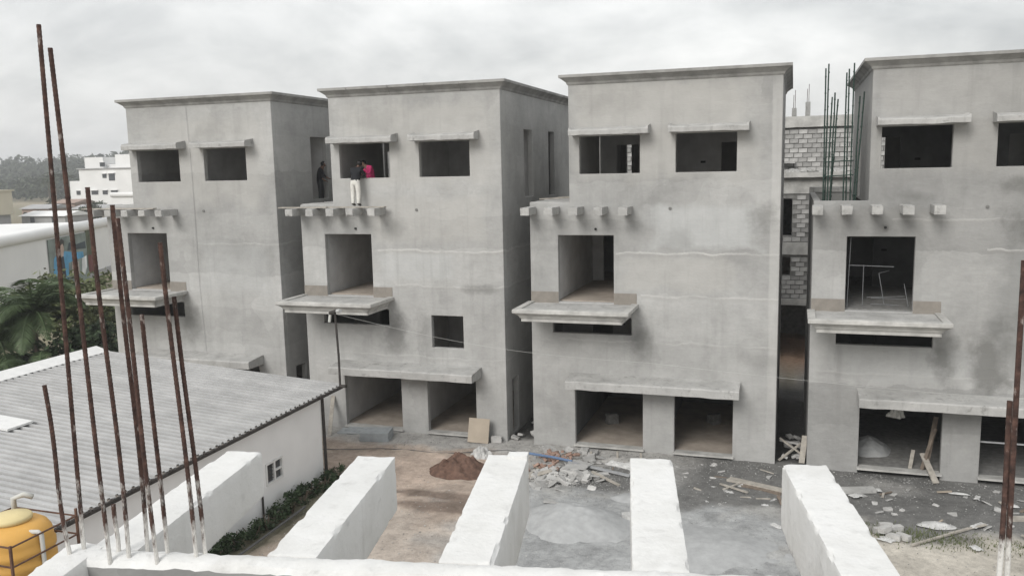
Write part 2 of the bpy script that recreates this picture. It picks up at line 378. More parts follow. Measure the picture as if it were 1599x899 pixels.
# ------------------------------------------------------------------ ground
def sm(a, b, x): t = min(1, max(0, (x-a)/(b-a))); return t*t*(3-2*t)
def fb(x, y, f=1., o=4, s=0.): return mnoise.fractal(Vector((x*f+s, y*f-s*1.7, s*.3)), .9, 2.1, o)
def blob(x, y, cx, cy, rx, ry, wob=.5, s=0., soft=.35):
    d = math.hypot((x-cx)/rx, (y-cy)/ry)+fb(x, y, .9, 5, s)*wob
    return 1-sm(1-soft, 1+soft, d)
def lerp(a, b, t): return tuple(p+(q-p)*t for p, q in zip(a, b))
TAN = (.43, .355, .295); PALE = (.50, .465, .405); GREY = (.355, .362, .362); WET = (.142, .141, .136); DUST = (.38, .37, .352); FIELD = (.20, .185, .125)
def ground_colour(x, y):
    n1 = fb(x, y, .5, 5, 3.); n2 = fb(x, y, 1.7, 5, 9.)
    c = lerp(FIELD, (.30, .26, .19), sm(-.3, .5, fb(x, y, .05, 4, 5.)))
    site = sm(-22.5, -19.5, x+n1)*(1-sm(34, 37, y+n1*2))*(1-sm(30, 34, x+n1))
    c = lerp(c, TAN, site)
    c = lerp(c, (.47, .38, .315), site*blob(x, y, -11, 21.5, 2.4, 1.6, .5, 2))
    c = lerp(c, (.36, .355, .34), site*sm(-7.6, -6.6, x+n1*.6))
    c = lerp(c, DUST, sm(23.2, 23.9, y+n1*.6)*site)
    c = lerp(c, GREY, blob(x, y, -3.6, 18.6, 4.4, 3.1, .38, 11, .2)*.97)
    c = lerp(c, (.42, .375, .33), blob(x, y, -8.9, 17.2, 2.2, 1.5, .5, 14)*.7)
    c = lerp(c, PALE, sm(.6, 2.0, x+n1)*(1-sm(20.6, 21.9, y+n1*.9))*.95)
    wet = sm(-3.3, -2.2, x+n1*.8)*sm(20.9, 21.6, y+n1*.9-.05*x)*(1-sm(25.2, 26.5, y))
    wet = max(wet, blob(x, y, -4.6, 22.4, 1.5, .9, .5, 21))
    wet = max(wet, .75*blob(x, y, 3.2, 21.0, 1.2, .45, .7, 8))
    wet = wet*(.86+.14*sm(-.25, .2, n2))*(1-.55*blob(x, y, 2.6, 23.9, .8, .5, .6, 4))
    c = lerp(c, WET, wet)
    br = max(blob(x, y, -8.5, 20.05, 1.5, .27, .4, 31, .2), blob(x, y, -8.25, 19.35, 1.4, .42, .4, 33, .2))
    c = lerp(c, (.205, .16, .13), br*.95)
    dirt_shade = sm(24.9, 25.5, y)*(1-sm(35.2, 36.2, y))*site
    c = lerp(c, (.035, .034, .033), dirt_shade*.95)  # shade of the deep passages painted into the soil colour
    c = lerp(c, (.40, .27, .19), sm(35.6, 36.6, y)*(1-sm(44, 50, y))*sm(-14, -10, x)*(1-sm(14, 18, x)))
    c = lerp(c, (.085, .095, .05), .75*(1-sm(-11.9, -11.2, x+n1*.4))*sm(-12.6, -12.3, x)*(1-sm(20.8, 21.6, y)))
    k = 1+.22*n2+.18*n1
    return tuple(max(.02, q*k) for q in c), max(wet, br*.5)
def axis_lines(lo, a, b, hi, step):
    v = list(np.arange(a, b+1e-6, step)); g = step; p = a; left = []
    while p > lo: g *= 1.35; p -= g; left.append(p)
    g = step; p = b; right = []
    while p < hi: g *= 1.35; p += g; right.append(p)
    return left[::-1]+[float(q) for q in v]+right
gx = axis_lines(-1200, -25, 9, 900, .16); gy = axis_lines(-60, 13, 27, 1800, .16)
gv = []; gc = []
for y in gy:
    for x in gx:
        near = (1-sm(30, 60, abs(x)))*(1-sm(40, 70, y))
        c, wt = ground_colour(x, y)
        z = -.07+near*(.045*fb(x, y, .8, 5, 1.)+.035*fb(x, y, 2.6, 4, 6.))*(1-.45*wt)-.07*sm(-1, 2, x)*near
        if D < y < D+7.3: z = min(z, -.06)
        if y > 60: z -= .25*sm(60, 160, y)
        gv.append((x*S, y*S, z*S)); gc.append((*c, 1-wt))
nx, ny = len(gx), len(gy)
gf = [(j*nx+i, j*nx+i+1, (j+1)*nx+i+1, (j+1)*nx+i) for j in range(ny-1) for i in range(nx-1)]
gm = bpy.data.meshes.new('ground'); gm.from_pydata(gv, [], gf)
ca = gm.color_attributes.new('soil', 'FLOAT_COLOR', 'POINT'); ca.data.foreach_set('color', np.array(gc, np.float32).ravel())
gm.polygons.foreach_set('use_smooth', [True]*len(gm.polygons))
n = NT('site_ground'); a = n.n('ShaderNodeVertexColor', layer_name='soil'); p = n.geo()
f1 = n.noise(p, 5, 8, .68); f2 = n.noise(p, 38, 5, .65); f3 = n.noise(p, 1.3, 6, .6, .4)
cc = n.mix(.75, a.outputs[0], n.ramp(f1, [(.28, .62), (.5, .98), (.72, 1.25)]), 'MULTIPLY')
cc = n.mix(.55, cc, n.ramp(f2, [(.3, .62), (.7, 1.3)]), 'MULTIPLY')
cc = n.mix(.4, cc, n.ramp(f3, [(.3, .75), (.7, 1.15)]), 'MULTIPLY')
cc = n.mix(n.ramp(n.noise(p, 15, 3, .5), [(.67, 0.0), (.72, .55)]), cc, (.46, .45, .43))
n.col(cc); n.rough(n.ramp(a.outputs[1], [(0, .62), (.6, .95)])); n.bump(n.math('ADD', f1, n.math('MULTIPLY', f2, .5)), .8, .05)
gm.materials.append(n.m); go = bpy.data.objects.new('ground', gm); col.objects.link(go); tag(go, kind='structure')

# ------------------------------------------------------------------ the row of concrete houses
def house(name, label, x0, seed, ul=1.25, wr=7.2, square=False, void=False, lifts=(), stains=(), lines=(), patches=(), tone=1., doors=((1.9, 2.7), (5.0, 5.8)),
          backs=(), joints=(), dark_room=False, LB=7.2, Pi=None, ground=None):
    t = thing(name, label, 'house', (x0, D, 0), group='row of unfinished concrete houses')
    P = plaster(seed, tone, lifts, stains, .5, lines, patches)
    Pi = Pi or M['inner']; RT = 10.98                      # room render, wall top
    winL = (1.57 if ul < 1.3 else 1.66, 3.37, 8.35, 9.45); winR = (4.4, 6.1, 8.35, 9.45)
    holes = [winL, winR, (.88, 2.59, 4.49, 6.53), (.68, 3.12, 3.53, 4.06), (1.36, 3.46, -.3, 1.95), (4.4, 6.1, -.3, 1.95), (-1, ul, 7.5, 12)]
    if square: holes.append((4.63, 5.73, 2.86, 3.92))
    MB().wall('x', 0, .19, 0, wr, -.3, RT, holes).build('front_wall', [P], t, bevel=.012)
    # side walls (right wall carries two tall openings and a door; left wall steps back above the terrace)
    MB().wall('y', wr, wr-.19, .19, LB, -.3, RT, [(2.35, 3.35 if seed != 1 else 3.45, 7.6, 9.83), (5.35, 6.15, 7.55, 9.85), (.62, 1.25, .0, 1.8)]).build('side_wall', [P], t, bevel=.01)
    MB().wall('y', 0, .19, .19, LB, -.3, 7.5, []).build('side_wall', [P], t, bevel=.01)
    MB().wall('y', ul, ul+.19, .19, LB, 7.40, RT, [(3.4, 4.2, 7.5, 9.6)]).build('side_wall', [P], t, bevel=.01)
    bh = ([] if void else [(4.9, 5.8, 5.2, 6.4)])+[(-1, ul, 7.5, 12)]+list(backs)
    MB().wall('x', LB, LB+.19, 0, wr, -.3, RT, bh).build('back_wall', [P], t)
    for z0, z1, xa in ((-.06, .03, .19), (2.0, 2.12, .19), (4.40, 4.52, .19), (10.25, 10.4, ul+.19)):
        MB().box(xa, wr-.19, .19, LB, z0, z1).build('floor_slab', [M['rough_concrete'] if z0 > 10 else M['mortar'] if void else M['floor_in']], t)
    if void:
        MB().box(ul+.19, wr-.19, .19, LB, 7.28, 7.4).build('floor_slab', 'floor_in', t)
        MB().box(.19, ul+.19, .19, LB, 7.0, 7.1).build('terrace_floor', 'rough_concrete', t)
        MB().rough(.0, ul, LB-.05, LB+.22, 7.5, 7.68, .12, .015, seed).build('parapet', 'chajja', t)
    else:
        MB().box(ul+.19, wr-.19, .19, LB, 7.28, 7.4).build('floor_slab', 'floor_in', t)
        MB().rough(-.02, ul+.05, .12, LB+.19, 7.30, 7.53, .13, .014, seed, round_=.02).build('terrace_slab', 'chajja', t)
    # rooms: one cross wall and one partition on every floor
    for k, (z0, z1) in enumerate(((.03, 2.0), (2.12, 4.40), (4.52, 7.28), (7.4, 10.25))):
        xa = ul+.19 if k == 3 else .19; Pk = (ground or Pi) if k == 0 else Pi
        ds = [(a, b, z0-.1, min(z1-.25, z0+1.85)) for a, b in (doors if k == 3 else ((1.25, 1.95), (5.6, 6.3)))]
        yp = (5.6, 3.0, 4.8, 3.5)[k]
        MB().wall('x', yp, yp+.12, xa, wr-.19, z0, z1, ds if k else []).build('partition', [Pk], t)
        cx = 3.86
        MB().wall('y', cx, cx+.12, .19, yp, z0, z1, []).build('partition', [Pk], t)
        if k == 2: MB().wall('y', .74, .85, .19, yp, z0, z1, []).build('partition', [Pk], t)
        if k == 0: MB().wall('y', 1.1, 1.22, .19, yp, z0, z1, []).build('partition', [Pk], t)
        for bx, bz in ((2.2+.7*((seed+k) % 2), z0+1.15), (4.75, z0+1.2)):
            if xa < bx < wr-.3 and not any(a-.1 < bx < b+.1 for a, b, *_ in ds):
                MB().box(bx, bx+.16, yp-.015, yp, bz, bz+.07).build('switch_box', 'dark', t)
    if dark_room: MB().wall('x', 2.2, 2.3, 3.98, wr-.19, 7.4, 10.25, [(5.4, 6.2, 7.3, 9.6)]).build('partition', [Pi], t)
    # cornice: flared moulding on all four sides, in lengths where the joints show
    prof = [(0, 10.93), (-.035, 10.97), (-.05, 11.02), (-.19, 11.13), (-.235, 11.145), (-.235, 11.225), (.22, 11.235), (.22, 10.93)]
    xs = [ul]+list(joints)+[wr]
    for i in range(len(xs)-1):
        g0 = .006 if i else 0; g1 = .006 if i < len(xs)-2 else 0
        a, b = xs[i]+g0, xs[i+1]-g1; k = len(prof)
        # ends are mitred at the corners
        vs = [(a+(y if i == 0 else 0), y, z) for y, z in prof]+[(b-(y if i == len(xs)-2 else 0), y, z) for y, z in prof]
        MB().add(vs, [tuple(range(k)), tuple(range(2*k-1, k-1, -1))]+[((j+1) % k, j, j+k, (j+1) % k+k) for j in range(k)]).jitter(.006, 3, seed+i).build('cornice_length', 'cornice', t)
    k = len(prof)
    for sx, side in ((1, wr), (-1, ul)):
        vs = [(side-sx*y, (0 if e == 0 else LB+.19)+(y if e == 0 else -y), z) for e in (0, 1) for y, z in prof]
        fs = [tuple(range(k)), tuple(range(2*k-1, k-1, -1))]+[((j+1) % k, j, j+k, (j+1) % k+k) for j in range(k)]
        MB().add(vs, fs if sx < 0 else [f[::-1] for f in fs]).build('cornice_length', 'cornice', t)
    # sunshades
    for i, (a, b) in enumerate(((1.36 if ul < 1.3 else 1.5, 3.68), (4.25, 6.44))):
        m_ = MB(); q = 24; pr = [(0, 9.47), (-.5, 9.475), (-.505, 9.60), (-.47, 9.625), (0, 9.70)]
        vs = []; fs = []; kk = len(pr)
        for s_ in range(q+1):
            x = a+(b-a)*s_/q
            for j, (y, z) in enumerate(pr):
                d = mnoise.noise_vector(Vector((x*4, y*5, seed*3+i)))*.016
                lip = .05*(1-sm(0, .12, min(x-a, b-x))) if j in (3, 4) else 0
                vs.append((x+d.x, y+(d.y if y < 0 else 0), z+d.z+lip))
        for s_ in range(q):
            fs += [(s_*kk+(j+1) % kk, s_*kk+j, (s_+1)*kk+j, (s_+1)*kk+(j+1) % kk) for j in range(kk)]
        fs += [tuple(range(kk)), tuple(range((q+1)*kk-1, q*kk-1, -1))]
        m_.add(vs, fs).build('sunshade', 'chajja', t)
    # rafter stubs
    for i in range(5):
        x = -.05+i*.735; r_ = random.Random(seed*9+i)
        MB().rough(x, x+.27, -.82+r_.uniform(-.04, .03), .02, 7.17, 7.40, .06, .010, seed+i, 7, .015).build('rafter_stub', 'chajja', t)
    # balcony: moulded tray
    rings = [(.12, 3.11, -1.45, 4.11), (.12, 3.11, -1.45, 4.20), (.09, 3.14, -1.48, 4.225), (.05, 3.18, -1.515, 4.29), (-.04, 3.27, -1.60, 4.36), (-.10, 3.33, -1.65, 4.385), (-.10, 3.33, -1.65, 4.49),
             (.10, 3.13, -1.45, 4.50), (.105, 3.125, -1.445, 4.44)]
    vs = []; fs = []
    for (a, b, y, z) in rings: vs += [(a, .01, z), (a, y, z), (b, y, z), (b, .01, z)]
    for i in range(len(rings)-1):
        for j in range(3): fs.append((i*4+j, i*4+j+1, (i+1)*4+j+1, (i+1)*4+j))
    L_ = (len(rings)-1)*4; fs += [(3, 2, 1, 0), (L_, L_+1, L_+2, L_+3)]
    bl = MB().add(vs, fs).build('balcony', 'balcony', t, bevel=.008)
    MB().rough(.105, 3.125, -1.445, .01, 4.40, 4.455, .14, .010, seed+2).build('balcony_screed', 'chajja', bl)
    for a, b in ((0, .88), (2.59, 3.28)): MB().box(a+.002, b, -.012, .0, 4.44, 4.80).build('skirting', 'skirting', t)
    # ground-floor canopy
    m_ = MB(); q = 40; pr = [(0, 1.97), (-.88, 1.99), (-.89, 2.205), (-.85, 2.24), (0, 2.30)]; a, b = 1.27, 6.31; vs = []; fs = []; kk = len(pr)
    for s_ in range(q+1):
        x = a+(b-a)*s_/q
        for j, (y, z) in enumerate(pr):
            d = mnoise.noise_vector(Vector((x*2.7, y*5, seed*5)))*.016
            vs.append((x+d.x*.6, y+(d.y if y < 0 else 0), z+d.z))
    for s_ in range(q): fs += [(s_*kk+(j+1) % kk, s_*kk+j, (s_+1)*kk+j, (s_+1)*kk+(j+1) % kk) for j in range(kk)]
    fs += [tuple(range(kk)), tuple(range((q+1)*kk-1, q*kk-1, -1))]
    m_.add(vs, fs).build('canopy', 'chajja', t)
    for a, b in ((1.36, 3.46), (4.4, 6.1)):
        MB().rough(a-.03, b+.04, -.10, .22, -.02, .035, .2, .006, seed).build('threshold', 'balcony', t)
    if not void: MB().tube([(2.05, -.05, 6.72), (2.05, .06, 6.72)], .035, 10).build('spout', 'dark', t)
    MB().tube([(4.25, -.025, 7.32), (4.25, .06, 7.32)], .045, 12).build('spout', 'mortar', t)
    return t

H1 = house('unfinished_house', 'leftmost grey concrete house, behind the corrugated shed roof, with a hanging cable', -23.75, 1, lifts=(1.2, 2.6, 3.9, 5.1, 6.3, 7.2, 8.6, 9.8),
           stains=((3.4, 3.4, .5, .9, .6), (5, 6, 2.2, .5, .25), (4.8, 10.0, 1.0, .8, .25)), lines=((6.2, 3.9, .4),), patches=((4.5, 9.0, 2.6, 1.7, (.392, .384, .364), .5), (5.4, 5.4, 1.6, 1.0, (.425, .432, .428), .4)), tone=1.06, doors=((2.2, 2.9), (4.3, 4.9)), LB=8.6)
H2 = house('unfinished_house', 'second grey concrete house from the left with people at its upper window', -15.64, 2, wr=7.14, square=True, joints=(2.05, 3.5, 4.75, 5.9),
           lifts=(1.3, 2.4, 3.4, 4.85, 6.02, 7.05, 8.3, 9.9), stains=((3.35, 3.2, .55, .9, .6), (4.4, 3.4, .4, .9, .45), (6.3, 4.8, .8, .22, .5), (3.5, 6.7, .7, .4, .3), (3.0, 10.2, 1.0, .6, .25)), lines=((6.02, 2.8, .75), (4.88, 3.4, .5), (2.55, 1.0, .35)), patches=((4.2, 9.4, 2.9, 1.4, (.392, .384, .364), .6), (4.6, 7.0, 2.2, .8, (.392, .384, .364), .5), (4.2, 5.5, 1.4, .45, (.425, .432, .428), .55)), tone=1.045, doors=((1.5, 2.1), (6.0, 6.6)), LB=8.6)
H3 = house('unfinished_house', 'tall grey concrete house in the middle right with rubble before its garage', -7.62, 3, wr=7.3,
           lifts=(1.1, 2.3, 3.35, 4.72, 6.02, 7.0, 8.1, 9.7), stains=((3.35, 3.45, .45, .8, .65), (6.75, 7.1, .55, .5, .55), (4.4, 6.4, .6, .5, .3), (6.8, 3.0, .7, .3, .3), (2.4, 10.4, 1.2, .5, .2)), lines=((6.02, 2.65, .9), (4.75, 3.4, .65), (3.35, .3, .35)), patches=((4.0, 9.6, 2.9, 1.6, (.392, .384, .364), .65), (5.2, 6.75, 1.7, .72, (.425, .432, .428), .75), (4.5, 5.4, 1.9, .55, (.392, .384, .364), .5), (7.18, 6, .16, 5.5, (.46,.455,.44), .5)), tone=1.045, doors=((2.0, 2.75), (5.4, 6.1)), backs=((1.64, 1.83, 8.0, 9.9),), ground=M['inner_shade'])
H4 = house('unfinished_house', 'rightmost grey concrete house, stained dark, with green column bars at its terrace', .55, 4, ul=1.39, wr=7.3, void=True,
           lifts=(1.15, 2.4, 3.6, 4.9, 6.15, 7.0, 7.9, 9.6), stains=((6.0, 6.8, 1.7, .75, .95), (4.5, 3.2, .6, 1.5, .75), (3.4, 3.3, .4, .9, .7), (5.7, 4.5, .9, .9, .7), (6.4, 2.9, 1.3, .8, .6), (2.5, 7.6, .7, .2, .5), (5.5, 7.85, 1.5, .35, .7)), lines=((6.2, 4.3, .8), (7.0, 2.0, .4), (2.75, .2, .4)), patches=((6.0, 5.2, 1.7, 2.5, (.25, .252, .246), .75), (3.6, 9.6, 2.4, 1.5, (.392, .384, .364), .45), (2.6, 3.0, 2.2, .5, (.425, .432, .428), .4)), tone=.9, doors=((1.6, 2.5), (5.4, 6.2)), backs=((2.2, 2.42, 8.0, 9.9),), Pi=M['inner_shade'])
for (x, y, z_, lb_) in ((-5.6, 27.2, .03, 'grey cement sack standing in the left garage of the third house'), (-2.3, 28.0, .03, 'grey cement sack in the right garage of the third house'), (-13.6, 28.6, .03, 'grey cement sack deep in the left garage of the second house')):
    tag(MB().rough(-.2, .2, -.14, .14, 0, .34, .08, .03, int(x*7) % 9, 5, .06).build('cement_sack', 'mortar', loc=(x, y, z_), rotz=x), lb_, 'sack')
# column bars rising from the terrace of the rightmost house
for (bx, by, tx, ty, tz) in ((.27, .9, .24, .95, 11.13), (.31, .98, .32, .95, 11.25), (.36, .86, .42, .95, 10.34), (.44, .95, .50, .95, 10.46), (.45, 1.05, .58, .95, 10.28),
                             (.80, 1.0, .80, 1.1, 11.0), (.88, 1.1, .86, 1.1, 11.1), (.98, 1.05, .98, 1.1, 11.25), (1.07, 1.1, 1.15, 1.05, 10.34), (1.10, 1.0, 1.26, 1.05, 10.46)):
    pts = [(bx+(tx-bx)*k/5+rnd.uniform(-.008, .008), by+(ty-by)*k/5, 7.05+(tz-7.05)*k/5) for k in range(6)]
    m_ = MB().tube(pts, .021, 7)
    for k in range(9): 
        f_ = (k+.5)/9; q = [bx+(tx-bx)*f_, by+(ty-by)*f_, 7.05+(tz-7.05)*f_]
        m_.tube([(q[0], q[1], q[2]-.018), (q[0], q[1], q[2]+.018)], .027, 7)
    m_.build('column_bar', 'green_bar', H4)
for z_ in (8.15, 8.55): MB().tube([(.25, .9, z_), (1.05, 1.05, z_+.03)], .016, 6).build('link_bar', 'green_bar', H4)
MB().rough(.22, .5, .82, 1.1, 7.05, 7.3, .1, .01, 3).build('column_stub', 'rough_concrete', H4)
MB().rough(.78, 1.12, .95, 1.2, 7.05, 7.3, .1, .01, 4).build('column_stub', 'rough_concrete', H4)
MB().tube([(1.83, -.04, 6.78), (1.83, .05, 6.78)], .085, 16).build('pipe_flange', 'mortar', H4)
MB().tube([(1.83, -.06, 6.78), (1.83, .04, 6.78)], .04, 12).build('pipe_end', 'dark', H4)
# cable hanging down the leftmost house
cb = MB().tube([(3.82+.03*math.sin(k*.7)+.012*k, -.02-.01*(k % 2), 10.9-k*.9) for k in range(11)], .005, 5).build('hanging_cable', 'far_grey', H1)

# ------------------------------------------------------------------ house behind, laid in blocks
RY = 39.0
rear = thing('block_house', 'half-built block masonry house seen through the gap behind', 'house', (0, RY, 0))
wins = [(-1.2, -.02, 5.38, 6.99), (-1.0, -.05, 3.63, 4.45), (-9.5, 8.5, -.3, 2.33)]
MB().wall('x', .02, .25, -9.5, 8.5, -.3, 10.02, wins).build('mortar_bed', 'mortar', rear)
MB().rough(-9.6, 8.6, -.14, .3, 10.02, 10.48, .4, .015, 2).build('roof_beam', 'balcony', rear)
MB().rough(-9.6, 8.6, -.32, .0, 7.9, 8.12, .3, .02, 4).build('slab_edge', 'balcony', rear)
MB().rough(-9.6, 8.6, -.03, .0, 7.2, 7.9, .4, .01, 6).build('render_band', 'balcony', rear)
MB().rough(-9.6, 8.6, -.06, .0, 4.55, 5.1, .4, .01, 5).build('slab_edge', 'balcony', rear)
MB().rough(-9.6, 8.6, -.12, .0, 2.33, 2.6, .4, .01, 7).build('slab_edge', 'balcony', rear)
MB().box(-9.5, 8.5, .25, 6, 10.0, 10.2).build('roof_slab', 'rough_concrete', rear)
MB().box(-9.5, 8.5, .25, 6, 4.6, 4.75).build('floor_slab', 'rough_concrete', rear)
MB().box(-9.5, 8.5, .25, 6, 7.5, 7.65).build('floor_slab', 'rough_concrete', rear)
MB().box(-9.5, 8.5, 5.8, 6.0, -.3, 10.0).build('back_wall', 'mortar', rear)
for a in (-9.5, 8.3): MB().box(a, a+.2, .25, 5.8, -.3, 10.0).build('side_wall', 'mortar', rear)
for a in (-4, -1.6, 1.2, 4.5): MB().box(a, a+.3, .0, .3, -.3, 2.33).build('column', 'rough_concrete', rear)
bms = []
for k in range(6):
    bms.append(MB().rough(-.172, .172, -.025, .06, -.088, .088, .18, .006, k, 9, .008).mesh('block', 'block_mixed'))
def lay(xa, xb, za, zb):
    z = za+.1; r = 0
    while z+.09 < zb:
        x = xa+.18+(.185 if int(round(z/.2)) % 2 else 0)
        while x+.17 <= xb+.02:
            if not any(h[0] < x+.17 and h[1] > x-.17 and h[2] < z+.09 and h[3] > z-.09 for h in wins):
                o = bpy.data.objects.new('block', rnd.choice(bms)); col.objects.link(o); o.parent = rear
                o.location = (x*S, rnd.uniform(-.02, .022)*S, (z+rnd.uniform(-.006, .006))*S); o.rotation_euler = (0, rnd.uniform(-.015, .015), rnd.uniform(-.01, .01))
            x += .37
        z += .2
lay(-.75, 2.6, 8.14, 10.0); lay(-.75, .75, 5.12, 7.2); lay(-.75, .75, 2.62, 4.55); lay(-7.8, -6.8, 8.14, 9.9); lay(3.0, 4.3, 8.14, 9.9)
for (a, b, h) in ((-.13, .06, 10.85), (.42, .62, 11.08)):
    MB().rough(a, b, .1, .35, 10.48, h, .1, .01, 3).build('column_stub', 'rough_concrete', rear)
    for i in range(2): MB().tube([(a+.06+.07*i, .2, h-.05), (a+.07+.06*i, .2, h+.55+.2*i)], .012, 5).build('column_bar', 'rebar', rear)
MB().rough(-.6, .05, -.5, .0, 8.5, 8.6, .15, .01, 9).build('window_hood', 'chajja', rear)
for i in range(26):
    x = rnd.uniform(-.5, 2.3); s_ = rnd.uniform(.05, .13)
    MB().rough(x-s_, x+s_, -.28, -.28+s_, 8.12, 8.12+s_*1.3, .08, .02, i, 8, .02).build('loose_rubble', 'plastic' if i % 3 else 'block', rear)

# ------------------------------------------------------------------ shed with corrugated roof
EX, EZ, RX, RZ, YF, YN = -12.28, 2.47, -21.0, 3.06, 21.15, 5.0
shed = thing('corrugated_roof_shed', 'long low white shed with pale corrugated metal roof on the left', 'shed', (0, 0, 0))
MB().wall('y', -12.46, -12.6, YN, 20.25, -.35, 2.47, [(17.55, 18.25, .78, 1.30)]).build('long_wall', 'shed_wall', shed)
MB().wall('x', 20.25, 20.1, -20.8, -12.6, -.35, 2.47, []).build('gable_wall', 'shed_wall', shed)
MB().wall('y', -20.95, -20.8, YN, 20.25, -.35, 3.0, []).build('long_wall', 'shed_wall', shed)
MB().add([(-12.6, 20.25, 2.47), (-20.8, 20.25, 2.47), (-20.8, 20.25, 3.0), (-12.6, 20.1, 2.47), (-20.8, 20.1, 2.47), (-20.8, 20.1, 3.0)], [(0, 1, 2), (3, 5, 4), (0, 2, 5, 3), (1, 4, 5, 2)]).build('gable_wall', 'shed_wall', shed)
def sheet(ya, yb, t0, t1, lift, far=False):
    """one corrugated sheet: ribs run down the slope"""
    pitch = .235; vs = []; fs = []; prof = []; y = ya
    nrib = int(round((yb-ya)/pitch))
    for i in range(nrib):
        b = ya+(yb-ya)*i/nrib; p_ = (yb-ya)/nrib
        prof += [(b, 0), (b+p_*.46, 0), (b+p_*.48, -.06), (b+p_*.58, -.06), (b+p_*.60, .045), (b+p_*.92, .045)]
    prof.append((yb, 0)); k = len(prof)
    for t in (t0, t1):
        x = EX+(RX-EX)*t; z = EZ+(RZ-EZ)*t
        if far: x = 2*RX-x
        vs += [(x, y, z+h+lift) for y, h in prof]
    fs = [(i, i+1, k+i+1, k+i) for i in range(k-1)]
    if far: fs = [f[::-1] for f in fs]
    return MB().add(vs, fs)
nsh = 15; wsh = (YF-YN)/nsh
cache = {}
for far in (False,):
    for r_, (t0, t1) in enumerate(((0, .375), (.365, .70), (.69, 1.0))):
        proto = sheet(0, wsh, t0, t1, .004*r_, far).mesh('roof_sheet', 'roof')
        for i in range(nsh):
            o = bpy.data.objects.new('roof_sheet', proto); col.objects.link(o); o.parent = shed
            o.location = (0, (YN+i*wsh)*S, rnd.uniform(0, .004)*S)
            so_ = o.modifiers.new('t', 'SOLIDIFY'); so_.thickness = .004; so_.offset = -1
rc = MB().add([(RX-.12, YN, RZ-.25), (RX-.1, YN, RZ+.12), (RX+.42, YN, RZ-.02), (RX-.12, YF+.02, RZ-.25), (RX-.1, YF+.02, RZ+.12), (RX+.42, YF+.02, RZ-.02)], [(0, 1, 4, 3), (1, 2, 5, 4)])
rc.v = [(a, b, c+.045) for a, b, c in rc.v]
rcp = rc.build('ridge_cap', 'frame_white', shed); so_ = rcp.modifiers.new('t', 'SOLIDIFY'); so_.thickness = .01
MB().bar((EX+.03, YN, EZ-.05), (EX+.03, YF, EZ-.05), .05, .07).build('eave_angle', 'black_metal', shed)
for i in range(30):
    y = YN+.3+i*.54; MB().bar((EX+.02, y, EZ-.0), (EX+.09, y, EZ-.0), .05, .045).build('eave_clip', 'black_metal', shed)
dp = MB().tube([(-12.42, 20.3, 2.44), (-12.42, 20.32, 1.2), (-12.41, 20.32, -.2)], .045, 8).build('downpipe', 'black_metal', shed)
MB().tube([(-12.43, 17.3, .05), (-12.43, 17.3, .58)], .025, 6).build('short_pipe', 'black_metal', shed)
wd = MB().box(-12.6, -12.5, 17.55, 18.25, .78, 1.30).build('window', 'glass', shed)
m_ = MB()
for a, b in ((17.52, 17.58), (17.87, 17.93), (18.22, 18.28)): m_.box(-12.5, -12.435, a, b, .75, 1.33)
for a, b in ((.75, .80), (1.28, 1.33)): m_.box(-12.5, -12.437, 17.58, 18.22, a, b)
m_.box(-12.5, -12.44, 17.93, 18.22, 1.02, 1.06); m_.build('window_frame', 'frame_white', wd)
m_ = MB()
for z_ in (.88, .97, 1.06, 1.15, 1.22): m_.tube([(-12.47, 17.58, z_), (-12.47, 17.87, z_)], .008, 5)
m_.build('window_bars', 'black_metal', wd)
# skylight sheet on the roof and pole with fitting at the far eave corner
vp_ = MB(); vp_.box(-19.6, -17.0, 14.25, 14.95, .0, .05)
vp_.v = [(x, y, z+EZ+(RZ-EZ)*(x-EX)/(RX-EX)+.06) for x, y, z in vp_.v]; vp_.build('loose_flashing', 'frame_white', shed)
pole = MB().tube([(-12.2, 20.95, 2.47), (-12.2, 20.95, 3.4), (-12.22, 20.9, 4.65)], .032, 8).build('mast', 'black_metal', shed)
MB().tube([(-12.2, 20.95, 2.5), (-11.98, 20.9, 2.52)], .05, 8).build('mast_bracket', 'black_metal', pole)
MB().tube([(-12.36, 20.85, 4.62), (-12.1, 20.85, 4.72)], .055, 8).build('lamp_head', 'black_metal', pole)
MB().tube([(-12.1, 20.82, 4.70), (-11.98, 20.78, 4.72)], .06, 8).build('lamp_lens', 'plastic', pole)
MB().tube([(-12.34, 20.85, 4.62), (-12.37, 20.83, 4.38)], .04, 8).build('lamp_bracket', 'pvc', pole)
wp = []
A, B_, C_ = Vector((-12.1, 20.85, 4.6)), Vector((-3.6, 22.6, 3.25)), Vector((12, 23.6, 2.6))
for k in range(25):
    t_ = k/24; q = A.lerp(B_, t_); q.z -= .25*math.sin(math.pi*t_); wp.append(q)
for k in range(1, 25):
    t_ = k/24; q = B_.lerp(C_, t_); q.z -= .2*math.sin(math.pi*t_); wp.append(q)
tag(MB().tube(wp, .0035, 4).build('overhead_wire', 'wire'), 'thin pale wire strung from the shed mast across the houses', 'wire')

